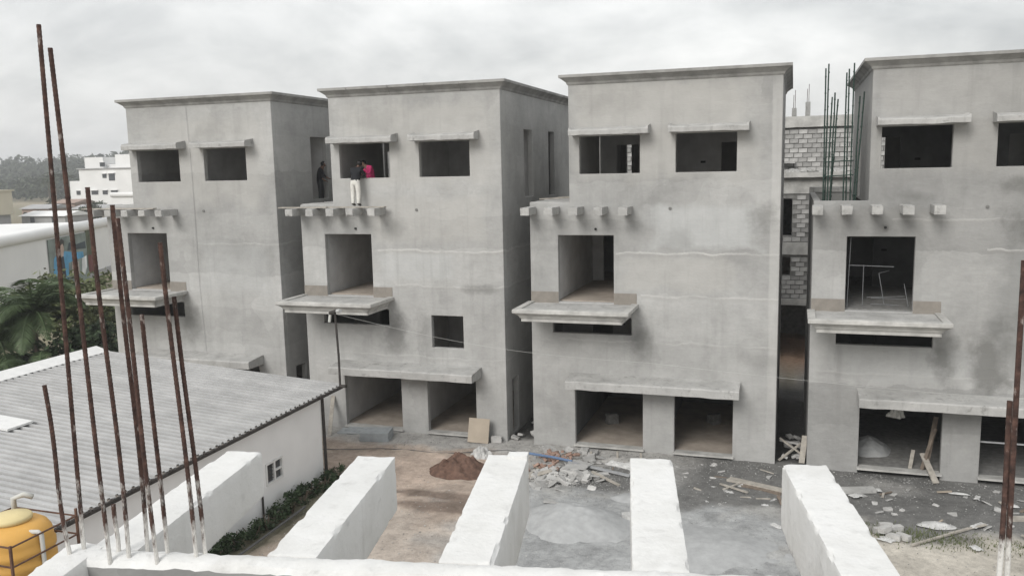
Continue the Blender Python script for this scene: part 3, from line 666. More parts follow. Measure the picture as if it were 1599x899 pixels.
# ------------------------------------------------------------------ our own terrace edge: parapet, bracket beams, column bars
TH = R(10.7)
ter = thing('terrace_parapet', 'whitewashed parapet with projecting beams and rusty column bars in the foreground', 'parapet', (-2.17, 2.07, 7.4), TH)
def strip(name, along, a0, a1, c0, c1, mats, seed, inner_cut):
    """parapet run: ragged whitewashed top, grey inner face"""
    q = int((a1-a0)/.022); vs = []; fs = []
    sec = [(c0, -.75), (c0, -.3), (c0, -.06), (c0, -.022), (c0+.012, -.004), (c0+(c1-c0)*.3, 0), (c0+(c1-c0)*.5, .003), (c0+(c1-c0)*.75, 0), (c1-.012, -.004), (c1, -.03), (c1, -.12), (c1, -.3), (c1, -.75)]
    k = len(sec)
    for i in range(q+1):
        a = a0+(a1-a0)*i/q
        for j, (c, z) in enumerate(sec):
            P_ = Vector((a, c, z)); s_ = seed*4.7
            d = mnoise.noise_vector(Vector((a*5, c*5, z*5+s_)))*.004+mnoise.noise_vector(Vector((a*17, c*17, z*17+s_)))*.005+mnoise.noise_vector(Vector((a*43, c*43, z*43+s_)))*.0045
            if z < -.1: d *= .35
            v = P_+d; vs.append((v.x, v.y, v.z) if along == 'x' else (v.y, v.x, v.z))
    m_ = MB()
    for i in range(q):
        for j in range(k-1):
            f = (i*k+j, (i+1)*k+j, (i+1)*k+j+1, i*k+j+1); m_.f.append(f if along == 'x' else f[::-1]); m_.mi.append(1 if j < inner_cut else 0)
    m_.f += [tuple(range(k)), tuple(range((q+1)*k-1, q*k-1, -1))]; m_.mi += [0, 0]; m_.v = vs
    o = m_.build(name, mats, ter, smooth=True); es = o.modifiers.new('es', 'EDGE_SPLIT'); es.split_angle = R(32); return o
M['inner_face'] = plaster(9, .72, (), (), .6)
strip('parapet_wall', 'x', -.02, 4.2, -.098, .0, [M['white'], M['inner_face']], 1, 3)
strip('parapet_wall', 'y', -2.2, .002, -.085, .06, [M['white'], M['inner_face']], 2, 0)
for i, (u, ln, wd_, ht) in enumerate(((.012, .955, .165, .20), (.617, .93, .165, .235), (1.172, .985, .172, .26), (1.767, .985, .172, .26), (2.372, .955, .172, .27))):
    bm_ = MB().rough(u, u+wd_, -.01, ln, -ht, -.002, .0125, .0012, i+2, 24., .008)
    for q, p_ in enumerate(bm_.v):       # tapering soffit
        if p_[2] < -.1: bm_.v[q] = (p_[0], p_[1], p_[2]-.03*(1-p_[1]))
    o = bm_.build('bracket_beam', 'white_beam', ter, smooth=True)
    es = o.modifiers.new('es', 'EDGE_SPLIT'); es.split_angle = R(40)
    o['label'] = ('leftmost whitewashed beam beside the shed wall', 'second whitewashed beam from the left', 'middle whitewashed beam right of the red soil heap', 'fourth whitewashed beam, nearly straight ahead', 'rightmost whitewashed beam')[i]
MB().rough(1.172+.09, 1.172+.171, .93, .985, -.01, .012, .02, .003, 5).build('beam_pad', 'white_beam', ter)
def rebar(base, top, r=.0067):
    b, t = Vector(base), Vector(top); L_ = (t-b).length; d = (t-b)/L_; a = d.cross(Vector((.2, 1, 0))).normalized(); c = d.cross(a)
    n_ = 8; step = .007; q = int(L_/step); vs = []; fs = []; bend = rnd.uniform(-.006, .006)
    for i in range(q+1):
        z_ = i*step; k = i % 2
        rr = r*(1.07 if k else .97)
        p_ = b+d*z_+a*(bend*math.sin(z_/L_*math.pi*1.3))+c*(bend*.7*math.sin(z_/L_*math.pi*2.1))
        for j in range(n_):
            an = j*2*math.pi/n_; r_ = r*1.12 if j in (0, 4) else rr
            vs.append(p_+a*math.cos(an)*r_+c*math.sin(an)*r_-b)
    for i in range(q): fs += [(i*n_+j, i*n_+(j+1) % n_, (i+1)*n_+(j+1) % n_, (i+1)*n_+j) for j in range(n_)]
    fs += [tuple(range(n_))[::-1], tuple(q*n_+j for j in range(n_))]
    o = MB().add(vs, fs).build('rebar', 'rebar', ter)
    mi = Matrix.Rotation(-TH, 4, 'Z') @ Matrix.Translation(-Vector((-2.17, 2.07, 7.4)))
    o.location = (mi @ b)*S; o.rotation_euler.z = -TH
for b, t in (((-2.16, 2.04), (-2.15, 2.051, 9.054)), ((-2.025, 2.008), (-2.036, 1.974, 8.967)), ((-1.98, 2.04), (-1.995, 2.025, 8.572)), ((-1.96, 2.10), (-1.97, 2.09, 8.516)), ((-1.875, 2.045), (-1.892, 2.02, 8.477)),
             ((-1.88, 2.1), (-1.894, 2.088, 8.182)), ((-1.77, 2.1), (-1.795, 2.079, 8.406)), ((-1.755, 2.125), (-1.785, 2.109, 8.232)), ((-2.175, 2.0), (-2.185, 1.973, 7.967)), ((-2.04, 2.06), (-2.041, 2.059, 7.563)),
             ((.61, 2.62), (.611, 2.66, 8.321)), ((.585, 2.60), (.602, 2.67, 7.913))):
    rebar((b[0], b[1], 7.385), t)
# floor we stand on and the wall below
own = thing('own_building', 'grey rendered building carrying the foreground terrace', 'building', (-2.17, 2.07, 0), TH)
MB().box(-.085, 7, -8, -.16, 6.55, 6.72).build('terrace_floor', 'rough_concrete', own)
MB().box(-.08, 7, -.13, -.005, -.3, 6.66).build('wall', [M['inner_face']], own)
MB().box(-.08, .05, -8, -.14, -.3, 6.54).build('wall', [M['inner_face']], own)

# ------------------------------------------------------------------ water tank on its stand
TX, TY = -7.5, 6.22
tank = thing('water_tank', 'ribbed yellow plastic water tank at the lower left corner', 'water tank', (TX, TY, 3.99))
pr = [(.37, .0)]
for k in range(7): pr += [(.37, .02+k*.135), (.388, .045+k*.135), (.388, .095+k*.135), (.37, .12+k*.135)]
pr += [(.37, .97), (.36, 1.03), (.325, 1.09), (.27, 1.13), (.20, 1.15), (.17, 1.16)]
MB().lathe(pr, n=48).build('body', 'tank', tank, smooth=True)
MB().lathe([(.17, 1.155), (.195, 1.16), (.195, 1.195), (.18, 1.21), (.06, 1.225), (.0, 1.227)], n=40).build('lid', 'tank_lid', tank, smooth=True)
pp = MB().tube([(.27, -.06, 1.09), (.37, -.02, 1.085), (.395, -.01, 1.06), (.40, -.01, .55), (.40, -.01, -.3)], .022, 10).build('outlet_pipe', 'pvc', tank, smooth=True)
MB().tube([(-.30, .30, 1.05), (-.30, .30, 1.24), (-.22, .36, 1.27), (-.14, .40, 1.24)], .03, 10).build('vent_pipe', 'pvc', tank, smooth=True)
cg = thing('tank_stand', 'rusty angle-iron stand and cage around the yellow tank', 'stand', (TX, TY, 0))
cs = [(.43, -.40), (.43, .40), (-.43, .40), (-.43, -.40)]
for (a, b) in cs: MB().bar((a, b, -.1), (a, b, 5.10 if b < 0 else 5.16), .022, .022).build('post', 'frame_rust', cg)
for z_ in (5.08, 4.88, 4.5):
    for i in range(4):
        a, b = cs[i], cs[(i+1) % 4]; MB().bar((*a, z_), (*b, z_), .014, .014).build('rail', 'frame_rust', cg)
MB().box(-.46, .46, -.43, .43, 3.93, 3.99).build('deck', 'rough_concrete', cg)
for i in range(4):
    a, b = cs[i], cs[(i+1) % 4]; MB().bar((*a, .4), (*b, 3.9), .025, .025).build('brace', 'frame_rust', cg)

# ------------------------------------------------------------------ vegetation
def leaves(mb, c, rad, n, size, rr, shell=.55, up=.25):
    """leaf faces gathered in clumps through an ellipsoid"""
    cl = [Vector((rr.gauss(0, 1), rr.gauss(0, 1), rr.gauss(0, 1))).normalized()*(shell+(1-shell)*rr.random()) for _ in range(max(6, n//70))]
    vs = []; fs = []
    for i in range(n):
        q = rr.choice(cl); p = Vector([(q[a]+rr.gauss(0, .17))*rad[a]+c[a] for a in range(3)])
        d = Vector((rr.uniform(-1, 1), rr.uniform(-1, 1), rr.uniform(-.6, up+.5))).normalized(); e = d.cross(Vector((rr.uniform(-1, 1), rr.uniform(-1, 1), rr.uniform(-1, 1)))).normalized()
        s_ = size*rr.uniform(.6, 1.3); o = len(vs)
        vs += [p-d*s_, p+e*s_*.42, p+d*s_, p-e*s_*.42]; fs.append((o, o+1, o+2, o+3))
    mb.add(vs, fs)
def tree(name, label, x, y, h, rad, n, size, mat, seed, z0=-.1, lobes=5, cat='tree', group=None):
    rr = random.Random(seed); t = thing(name, label, cat, (x, y, z0), group=group)
    m_ = MB(); top = h-rad*.7
    m_.tube([(0, 0, -.1), (.04*h, .02*h, top*.5), (.02*h, -.02*h, top)], [.035*h, .025*h, .015*h], 8)
    cr = MB()
    for k in range(lobes):
        a = k*2*math.pi/lobes+rr.random(); r_ = rad*rr.uniform(.35, .6) if k else 0
        c = (math.cos(a)*r_, math.sin(a)*r_, h-rad*rr.uniform(.55, 1.05)); q = rad*rr.uniform(.5, .72)
        m_.tube([(.02*h, 0, top*.65), (c[0]*.6, c[1]*.6, (top*.65+c[2])/2), c], [.014*h, .009*h, .004*h], 6)
        leaves(cr, c, (q, q, q*.75), n//lobes, size, rr)
    m_.build('trunk', 'bark', t); cr.build('crown', mat, t)
    return t
def palm(label, x, y, h, L_, nf, seed, mat='palm', cat='palm tree', group=None, lean=0, leafn=60, z0=-.1):
    rr = random.Random(seed); t = thing('palm_tree', label, cat, (x, y, z0), group=group)
    MB().tube([(0, 0, 0), (lean*.3, 0, h*.5), (lean, 0, h)], [.028*L_+.05, .02*L_+.04, .02*L_+.035], 8).build('trunk', 'bark', t)
    for k in range(nf):
        a = k*2.399+rr.uniform(-.2, .2); up = rr.uniform(.25, 1.25); l_ = L_*rr.uniform(.75, 1.1); p = Vector((lean, 0, h)); d = Vector((math.cos(a)*math.cos(up), math.sin(a)*math.cos(up), math.sin(up)))
        pts = []; vs = []; fs = []
        for i in range(leafn):
            pts.append(p.copy()); d = (d+Vector((0, 0, -2.1/leafn))).normalized() if True else d; p = p+d*(l_/leafn)
        m_ = MB().tube(pts[::3]+[pts[-1]], [.02*L_*(1-.85*i/len(pts[::3])) for i in range(len(pts[::3])+1)], 4)
        for i in range(3, leafn):
            dd = (pts[i]-pts[i-1]).normalized(); sd_ = dd.cross(Vector((0, 0, 1)))
            sd_ = sd_.normalized() if sd_.length > .05 else Vector((1, 0, 0))
            ll = l_*.30*math.sin(math.pi*(.12+.85*i/leafn))
            for s_ in (-1, 1):
                tip = pts[i]+(sd_*s_*.8+dd*.65+Vector((0, 0, -.35+rr.uniform(-.2, .1)))).normalized()*ll; o = len(vs); wv = dd*(l_*(.0055 if leafn > 30 else .012))
                mid = (pts[i]+tip)/2+Vector((0, 0, .06*ll))
                vs += [pts[i]-wv, pts[i]+wv, mid+wv*1.3, tip, mid-wv*1.3]; fs.append((o, o+1, o+2, o+3, o+4))
        m_.add(vs, fs).build('frond', mat, t)
    return t
palm('feathery palm with drooping fronds left of the shed ridge', -29.3, 26.3, 3.2, 3.0, 22, 5)
palm('low dark palm at the left edge behind the shed roof', -30.6, 25.6, 2.2, 2.8, 18, 8)
palm('small palm between the two larger palms at the left', -27.4, 24.6, 1.0, 2.2, 16, 9)
tree('leafy_tree', 'loose pale green tree in front of the painted wall', -32.6, 31.5, 4.9, 2.8, 5200, .16, 'leaf', 21)
tree('leafy_tree', 'dark bushy tree left of the leftmost house', -27.6, 27.4, 2.9, 1.8, 4200, .13, 'leaf_dark', 22)
tree('leafy_tree', 'low dark green tree just behind the shed ridge', -29.4, 25.0, 2.6, 1.9, 4200, .13, 'leaf_dark', 23)
tree('leafy_tree', 'small dark green tree near the balcony of the leftmost house', -31.2, 34.0, 3.2, 1.7, 2600, .13, 'leaf_dark', 24)
tree('leafy_tree', 'dark green tree at the left edge of the view', -34.2, 28.2, 3.9, 2.4, 4200, .14, 'leaf_dark', 26)
tree('leafy_tree', 'bright green bush between the pale tree and the shed ridge', -26.4, 25.0, 1.9, 1.3, 2600, .11, 'leaf', 27)
rr = random.Random(3)
for i in range(13):      # hedge plants along the shed wall
    y = 13.6+i*.55; hb = thing('hedge_shrub', 'dark green shrub along the shed wall, %s from the downpipe' % ('first', 'second', 'third', 'fourth', 'fifth', 'sixth', 'seventh', 'eighth', 'ninth', 'tenth', 'eleventh', 'twelfth', 'thirteenth')[12-i], 'shrub', (-12.12+rr.uniform(-.08, .08), y, -.1), group='shrubs along the shed wall')
    m_ = MB(); leaves(m_, (0, 0, .26), (.30, .38, .27*rr.uniform(.7, 1.15)), 420, .055, rr, .4); m_.build('foliage', 'leaf_dark', hb)
    m_ = MB()
    for k in range(4): m_.tube([(0, 0, 0), (rr.uniform(-.2, .2), rr.uniform(-.25, .25), .35)], .012, 5)
    m_.build('stem', 'bark', hb)
tag(MB().tube([(-11.75, 14.0, .02), (-11.72, 16, .05), (-11.8, 18.2, .03)], .03, 6).build('dark_pipe', 'cable'), 'dark pipe lying on the soil beside the shrubs', 'pipe')
# grass tufts at the right
gm_ = MB()
for i in range(1500):
    x = 3.0+rr.gauss(0, .8); y = 20.75+rr.gauss(0, .28); h_ = rr.uniform(.03, .1); a = rr.uniform(0, 6.28)
    if rr.random() < .3: x, y = 5.2+rr.gauss(0, .5), 20.6+rr.gauss(0, .25)
    d = Vector((math.cos(a), math.sin(a), 0)); o = Vector((x, y, -.12)); gm_.add([o-d*.012, o+d*.012, o+Vector((rr.uniform(-.04, .04), rr.uniform(-.04, .04), h_))], [(0, 1, 2)])
tag(gm_.build('grass', 'leaf'), 'sparse weeds growing on the damp soil at the right', 'grass', kind='stuff')

# ------------------------------------------------------------------ far left: painted hall, white block, fields and hill
A, B_ = Vector((-48.95, 42.03, 0)), Vector((-59.43, 62.84, 0)); dn = (B_-A).normalized(); ang = math.atan2(dn.y, dn.x)
hall = thing('white_hall', 'long white hall with a rounded parapet and a painted hoarding, far left', 'building', tuple(A), ang)
MB().box(-12, 29, 0, .4, -.6, 4.35).build('wall', 'far_white', hall)
MB().box(-12, 29, .4, 14, -.6, 4.2).build('body', 'far_white', hall)
m_ = MB(); m_.tube([(-12, .1, 4.5), (29, .1, 4.5)], .42, 14); m_.build('rounded_parapet', 'far_white', hall, smooth=True)
MB().box(7.4, 29, -.06, -.0, -.6, .55).build('plinth', 'far_grey', hall)
hd = MB().box(7.5, 15.6, -.10, -.04, .15, 4.0).build('hoarding', simple('print_ground', (.20, .24, .22), .5, .5, .6, 0), hall)
def patch(pts, colr, k):
    n_ = len(pts); m_ = MB().add([(x, -.104-.004*k, z) for x, z in pts], [tuple(range(n_))]); m_.build('print_patch', simple('print_%d' % k, colr, .3, .9, .6, 0), hd)
patch([(7.6, .3), (10.4, .3), (10.2, .9), (9.4, 1.2), (8.2, 1.1)], (.75, .75, .74), 1)
patch([(8.0, 1.3), (8.3, 2.5), (9.2, 2.9), (10.0, 2.7), (10.6, 2.9), (12.6, 2.6), (14.6, 2.5), (14.7, 2.0), (12.4, 2.0), (11.2, 1.9), (11.0, .6), (9.0, .5)], (.08, .30, .50), 2)
patch([(9.5, .8), (9.6, 2.6), (10.3, 2.5), (10.5, .9)], (.025, .03, .04), 3)
patch([(9.75, 2.5), (9.6, 3.1), (9.8, 3.55), (10.3, 3.55), (10.45, 3.1), (10.25, 2.55)], (.45, .33, .27), 4)
patch([(9.55, 3.3), (9.6, 3.75), (10.1, 3.9), (10.6, 3.7), (10.5, 3.3), (10.2, 3.5)], (.03, .025, .02), 5)
patch([(13.9, .6), (14.2, 2.0), (15.3, 2.1), (15.2, 1.2), (14.6, .6)], (.72, .74, .74), 6)
patch([(11.6, .9), (11.9, 1.9), (13.4, 1.8), (13.4, .8)], (.42, .36, .32), 7)
patch([(11.2, 2.9), (11.6, 3.5), (13.0, 3.2), (15.2, 3.3), (15.3, 2.7)], (.03, .05, .06), 8)
h2 = MB().box(15.65, 17.9, -.10, -.04, .5, 4.2).build('hoarding', simple('print_dark', (.07, .085, .04), .5, .6, .6, 0), hall)
m_ = MB().add([(15.7, -.106, .6), (17.85, -.106, .6), (17.85, -.106, 1.9), (15.7, -.106, 2.1)], [(0, 1, 2, 3)]); m_.build('print_patch', simple('print_red', (.13, .03, .025), .4, 1, .6, 0), h2)
wb = thing('white_apartment_block', 'white apartment block on the skyline left of the houses', 'building', (0, 167.5, 0))
MB().box(-167.4, -140, 0, 14, -1, 10.3).build('main_block', 'far_white', wb)
MB().box(-171.4, -167.5, .8, 12, -1, 7.5).build('side_wing', 'far_white', wb)
MB().box(-167.3, -161.6, 2, 9, 10.5, 13.2).build('stair_tower', 'far_white', wb)
MB().box(-157.8, -148, 2, 9, 10.5, 13.7).build('stair_tower', 'far_white', wb)
MB().box(-167.7, -139.6, -.4, 14.4, 10.3, 10.52).build('roof_slab', 'far_grey', wb)
MB().box(-161.5, -157.9, 3, 8, 10.5, 11.4).build('roof_room', 'far_white', wb)
for (x, z, w_, h_) in ((-159.6, 8.6, 1.2, 1.0), (-157.4, 8.3, 1.8, 1.7), (-150.6, 8.5, 1.3, 1.6), (-168.5, 4.6, 1.8, 1.0), (-163, 4.6, 2.0, 1.0), (-159.8, 4.6, 1.5, 1.0), (-157, 4.6, 2.0, 1.0), (-150.4, 4.6, 1.3, 1.6), (-161.8, 11.4, 1.5, 1.0)):
    y_ = .7 if x < -167.5 else (1.9 if z > 10.5 else -.05)
    q = MB().box(x-w_/2, x+w_/2, y_-.02, y_+.1, z-h_/2, z+h_/2).build('window', 'glass', wb)
    MB().box(x-w_/2-.2, x+w_/2+.2, y_-.5, y_, z+h_/2, z+h_/2+.15).build('window_shade', 'far_white', q)
bb = thing('beige_house', 'beige two-storey house at the left edge, beyond the hall', 'house', (-131.8, 107.4, 0))
MB().box(-9, 0, 0, 9, 2.2, 6.3).build('upper_floor', 'far_beige', bb); MB().box(-9, -.8, .6, 9, -.5, 2.2).build('ground_floor', 'far_grey', bb)
MB().box(-9.3, .3, -.3, 9.3, 6.3, 6.55).build('roof', 'far_beige', bb); MB().box(-.9, .1, .3, .8, -.5, 2.2).build('pillar', 'far_grey', bb)
for x in (-1.6, -4.6): MB().box(x-.8, x+.8, -.03, .1, 3.4, 5.0).build('window', 'glass', bb)
w2 = thing('white_curved_wall', 'white building with a rounded roof edge behind the leftmost house', 'building', (-140, 150, 0))
MB().box(-1.5, 22, 0, 10, -1, 4.4).build('wall', 'far_white', w2); MB().tube([(-1.5, 0, 4.5), (22, 0, 4.5)], .55, 12).build('rounded_parapet', 'far_white', w2, smooth=True)
lab = ('low brown house among the fields beyond the hall', 'low grey-roofed shed right of the brown field house', 'long pale boundary building in front of the white apartment block', 'small reddish house before the dark trees')
for i, (x, y, w_, h_, m1, m2) in enumerate(((-146, 134, 7, 2.6, 'far_brown', 'far_grey'), (-128, 119, 10, 2.0, 'far_grey', 'far_white'), (-129, 131, 9, 2.6, 'far_beige', 'far_grey'), (-157, 152, 6, 3, 'far_brown', 'far_brown'))):
    t = thing('field_house', lab[i], 'house', (x, y, -.3)); MB().box(-w_/2, w_/2, 0, 6, 0, h_).build('wall', m1, t)
    MB().add([(-w_/2-.4, -.5, h_), (w_/2+.4, -.5, h_), (w_/2+.4, 6.5, h_), (-w_/2-.4, 6.5, h_), (-w_/2-.4, 3, h_+.8), (w_/2+.4, 3, h_+.8)], [(0, 1, 5, 4), (2, 3, 4, 5), (0, 4, 3), (1, 2, 5), (0, 3, 2, 1)]).build('roof', m2, t)
    for k in (-1, 1): MB().box(k*w_*.25-.5, k*w_*.25+.5, -.04, .1, .8, 1.8).build('window', 'glass', t)
hm = MB(); q = 30
for j in range(14):
    for i in range(q+1):
        x = -640+i*30; y = 300+j*26
        hgt = 15*sm(300, 420, y)*(.75+.5*fb(x, y, .006, 3, 2.))*(1-sm(-190, -20, x))
        hm.v.append((x, y, hgt-1.2))
hm.f = [(j*(q+1)+i, j*(q+1)+i+1, (j+1)*(q+1)+i+1, (j+1)*(q+1)+i) for j in range(13) for i in range(q)]; hm.mi = [0]*len(hm.f)
tag(hm.build('hill', 'leaf_far', smooth=True), kind='structure')
fm = MB(); rr = random.Random(12)
for i in range(900):
    y = rr.uniform(235, 430); x = -y*rr.uniform(.72, 1.25)
    hz = 13*sm(300, 420, y)*(1-sm(-190, -20, x)); h_ = rr.uniform(5, 9.5); r_ = h_*rr.uniform(.32, .55)
    leaves(fm, (x, y, hz+h_*.55), (r_, r_, h_*.5), 60, r_*.34, rr, .5)
tag(fm.build('far_wood', 'leaf_far'), 'grey-green wood covering the hill on the left skyline', 'wood', kind='stuff')
for i, (x, y, h_) in enumerate(((-185, 180, 8), (-170, 175, 7), (-197, 186, 7.5), (-205, 196, 9), (-160, 178, 7))):
    palm(('tallest coconut palm before the wooded hill, left of the tall rebar', 'coconut palm just left of the white apartment block', 'coconut palm left of the tallest coconut palm', 'coconut palm nearest the left edge before the hill', 'coconut palm overlapping the white apartment block')[i], x, y, h_, 4.2, 13, 40+i, 'leaf_far', group='coconut palms before the hill', leafn=14)
fl = ('dark round tree beside the beige house', 'low tree before the white apartment block', 'bush between the field houses', 'tree beside the reddish field house', 'tree behind the grey-roofed shed', 'dark bush at the left edge below the beige house')
for i, (x, y, h_, r_) in enumerate(((-126.5, 104, 3.0, 2.2), (-134, 138, 4.6, 3.6), (-139, 128, 2.4, 2.0), (-165, 158, 4.5, 3.2), (-126, 128, 4.4, 3.2), (-120.5, 98, 2.4, 1.8))):
    tree('field_tree', fl[i], x, y, h_, r_, 700, .38, 'leaf_far', 60+i)

# ------------------------------------------------------------------ things lying about the site
def slab_stack():
    t = thing('slab_stack', 'stack of grey stone slabs before the second house', 'slabs', (-12.75, 24.05, -.08), R(12))
    for k in range(8): MB().box(-.48+rnd.uniform(-.012, .012), .48+rnd.uniform(-.012, .012), -.34, .34, k*.036, k*.036+.031).build('slab', 'stone_slab', t, bevel=.003)
slab_stack()
for i, (x, y, a) in enumerate(((-13.85, 24.45, 8), (-13.65, 24.62, -3))):
    tag(MB().box(-.45, .45, -.28, .28, 0, .035).build('loose_slab', 'stone_slab', loc=(x, y, -.055+.04*i), rotz=R(a), bevel=.003), ('grey stone slab flat on the ground left of the slab stack', 'upper grey stone slab beside the stack, nearest the garage')[i], 'slab', 'loose stone slabs')
def lean(name, mat, label, cat, foot, top, w_, th, grp=None, roll=0):
    return tag(MB().bar(foot, top, w_, th, roll).jitter(.006, 5, foot[0]).build(name, mat), label, cat, grp)
lean('timber_plank', 'wood', 'pale plank leaning on the second house beside the shed corner', 'plank', (-14.42, 23.9, -.08), (-14.75, 24.83, 1.02), .13, .035)
lean('plywood_board', 'board', 'beige board leaning against the right pier of the second house', 'board', (-9.35, 24.40, -.06), (-9.35, 24.62, .68), .70, .03, roll=0)
tag(MB().rough(-.17, .17, -.08, .08, 0, .19, .06, .006, 3, 6, .01).build('concrete_block', 'block', loc=(-8.82, 24.68, -.08), rotz=R(12)), 'grey concrete block right of the beige board', 'block')
def mound(name, label, x, y, rx, ry, h_, mat, seed, rough=.22, cat='heap', rot=0):
    q = 64; rg = 26; vs = [(0, 0, h_)]; fs = []
    for j in range(1, rg+1):
        r_ = j/rg
        for i in range(q):
            a = i*2*math.pi/q; w_ = 1+.22*mnoise.noise(Vector((math.cos(a)*1.3, math.sin(a)*1.3, seed)))
            px, py = math.cos(a)*rx*r_*w_, math.sin(a)*ry*r_*w_
            z_ = h_*(1-r_*r_)**1.5*(1+.1*fb(px, py, 2.2/max(rx, .4), 3, seed))+(1-r_)*rough*h_*fb(px, py, 4/max(rx, .3), 5, seed+4)-.03*r_
            vs.append((px, py, z_))
    for i in range(q): fs.append((0, 1+i, 1+(i+1) % q))
    for j in range(rg-1):
        for i in range(q): fs.append((1+j*q+i, 1+(j+1)*q+i, 1+(j+1)*q+(i+1) % q, 1+j*q+(i+1) % q))
    return tag(MB().add(vs, fs).build(name, mat, loc=(x, y, -.08), rotz=rot, smooth=True), label, cat)
mound('soil_heap', 'heap of dark red soil left of the middle beam', -8.98, 21.95, 1.08, .82, .42, 'red_soil', 3, .6)
mound('sand_heap', 'low heap of grey sand between the middle and fourth beams', -4.9, 19.3, 1.5, 1.35, .42, 'sand', 7, .12)
mound('sand_heap', 'small grey sand heap against the fourth beam, by the wet mud', -3.7, 21.1, .9, .5, .14, 'sand', 9, .15)
mound('sand_heap', 'broad flat grey sand heap right of the fourth beam', -1.7, 18.8, 1.9, 1.5, .16, 'sand', 11, .1)
mound('sand_heap', 'pale sand heap inside the garage of the rightmost house', 2.3, 26.6, .95, 1.1, .45, 'sand', 13, .12)
mound('grit_heap', 'white grit heap beside the long stick at the right', 3.45, 21.5, .42, .22, .07, 'plastic', 15, .3)
# cable on the ground
hs = [(-13.9, 22.55), (-13.1, 22.75), (-12.1, 23.1), (-11.2, 23.2), (-10.4, 23.15), (-9.6, 23.3), (-8.9, 23.7), (-8.2, 23.95), (-7.4, 23.75)]
tag(MB().tube([(x, y, -.05) for x, y in hs], .012, 5).build('ground_cable', 'cable'), 'thin dark cable lying across the tan earth before the second house', 'cable')
def crumple(name, mat, label, cat, x, y, rx, ry, h_, seed, grp=None, z0=-.08):
    """crumpled sheet or sack"""
    q = 26; vs = []; fs = []
    for j in range(q+1):
        for i in range(q+1):
            u, v = i/q*2-1, j/q*2-1; e_ = 1+.35*mnoise.noise(Vector((u*1.7, v*1.7, seed)))
            f_ = max(0, 1-max(abs(u), abs(v))**3)
            z_ = h_*f_*(.45+.9*abs(mnoise.noise(Vector((u*2.4, v*2.4, seed*2))))+.5*abs(mnoise.noise(Vector((u*6, v*6, seed*3)))))
            vs.append((u*rx*e_, v*ry*e_, z_))
    fs = [(j*(q+1)+i, j*(q+1)+i+1, (j+1)*(q+1)+i+1, (j+1)*(q+1)+i) for j in range(q) for i in range(q)]
    return tag(MB().add(vs, fs).build(name, mat, loc=(x, y, z0), rotz=seed*1.3), label, cat, grp)
crumple('plastic_sack', 'plastic', 'crumpled white plastic sack above the red soil heap', 'sack', -8.75, 23.25, .26, .22, .26, 3)
crumple('plastic_sack', 'plastic', 'second white sack lying against the first behind the red soil', 'sack', -8.95, 23.6, .24, .18, .2, 5)
crumple('plastic_sheet', 'plastic', 'torn white plastic sheet left of the fourth beam, before the garage', 'plastic sheet', -4.62, 23.55, .40, .16, .13, 7)
crumple('plastic_sheet', 'plastic', 'small white plastic scrap touching the fourth beam tip', 'plastic sheet', -4.22, 23.75, .2, .12, .1, 9)
for i, (x, y, rx, ry) in enumerate(((-1.55, 21.45, .30, .12), (-1.95, 21.5, .12, .08), (-1.45, 22.3, .22, .12), (-1.85, 22.55, .1, .16), (-.45, 21.65, .2, .1), (-.3, 22.05, .22, .08), (-.2, 20.45, .2, .1), (1.75, 22.95, .2, .14), (2.35, 23.5, .12, .08), (4.3, 23.75, .26, .06), (4.7, 23.6, .16, .08), (2.25, 20.35, .2, .16), (4.4, 21.75, .25, .1), (4.1, 20.4, .15, .12), (5.4, 23.2, .2, .1), (-11.3, 23.4, .22, .08), (-13.9, 23.95, .15, .15), (-9.9, 21.0, .06, .06), (-9.5, 20.85, .06, .05))):
    crumple('plaster_scrap', 'plastic', 'pale scrap of paper or plaster on the dirty ground', 'scrap', x, y, rx*.85, ry*.8, .035, i+20, 'pale scraps on the ground', -.095)
# rubble before the third house
ck = [MB().rough(-.16, .16, -.11, .11, -.05, .05, .06, .02, k, 6, .02).mesh('rubble_chunk', 'block_mixed') for k in range(6)]
cp = [MB().rough(-.2, .2, -.14, .14, -.022, .022, .07, .012, k+9, 5, .02).mesh('rubble_chunk', 'chajja') for k in range(5)]
rr = random.Random(77)
for i in range(120):
    x = -5.85+rr.gauss(0, .62); y = 22.15+rr.gauss(0, .42)+.12*(x+5.8)
    if i > 95: x, y = rr.uniform(-7.3, -5), rr.uniform(23.2, 24.5)
    hz = .20*math.exp(-((x+5.9)/.7)**2-((y-22.15)/.45)**2)
    o = bpy.data.objects.new('rubble_chunk', rr.choice(ck+cp)); col.objects.link(o); k = rr.uniform(.4, 1.25)
    o.scale = (k, k, k); o.location = Vector((x, y, -.06+hz*rr.uniform(.3, 1)))*S; o.rotation_euler = (rr.uniform(-.5, .5), rr.uniform(-.5, .5), rr.uniform(0, 6.3))
    tag(o, 'broken grey plaster chunk in the rubble before the third house', 'rubble', 'plaster rubble before the third house')
for i in range(46):
    x, y = (rr.uniform(-3.2, .1), rr.uniform(22.3, 24.5)) if i < 22 else (rr.uniform(.9, 5.8), rr.uniform(21.6, 24.3))
    o = bpy.data.objects.new('rubble_chunk', rr.choice(ck+cp)); col.objects.link(o); k = rr.uniform(.25, .7); o.scale = (k, k, k)
    o.location = Vector((x, y, -.085 if x < .5 else -.13))*S; o.rotation_euler = (rr.uniform(-.4, .4), rr.uniform(-.4, .4), rr.uniform(0, 6.3))
    tag(o, 'small grey rubble piece on the wet mud, third house side' if i < 22 else 'small grey rubble piece on the wet mud before the rightmost house', 'rubble', 'rubble on the mud near the third house' if i < 22 else 'rubble on the mud near the rightmost house')
gv_ = MB()
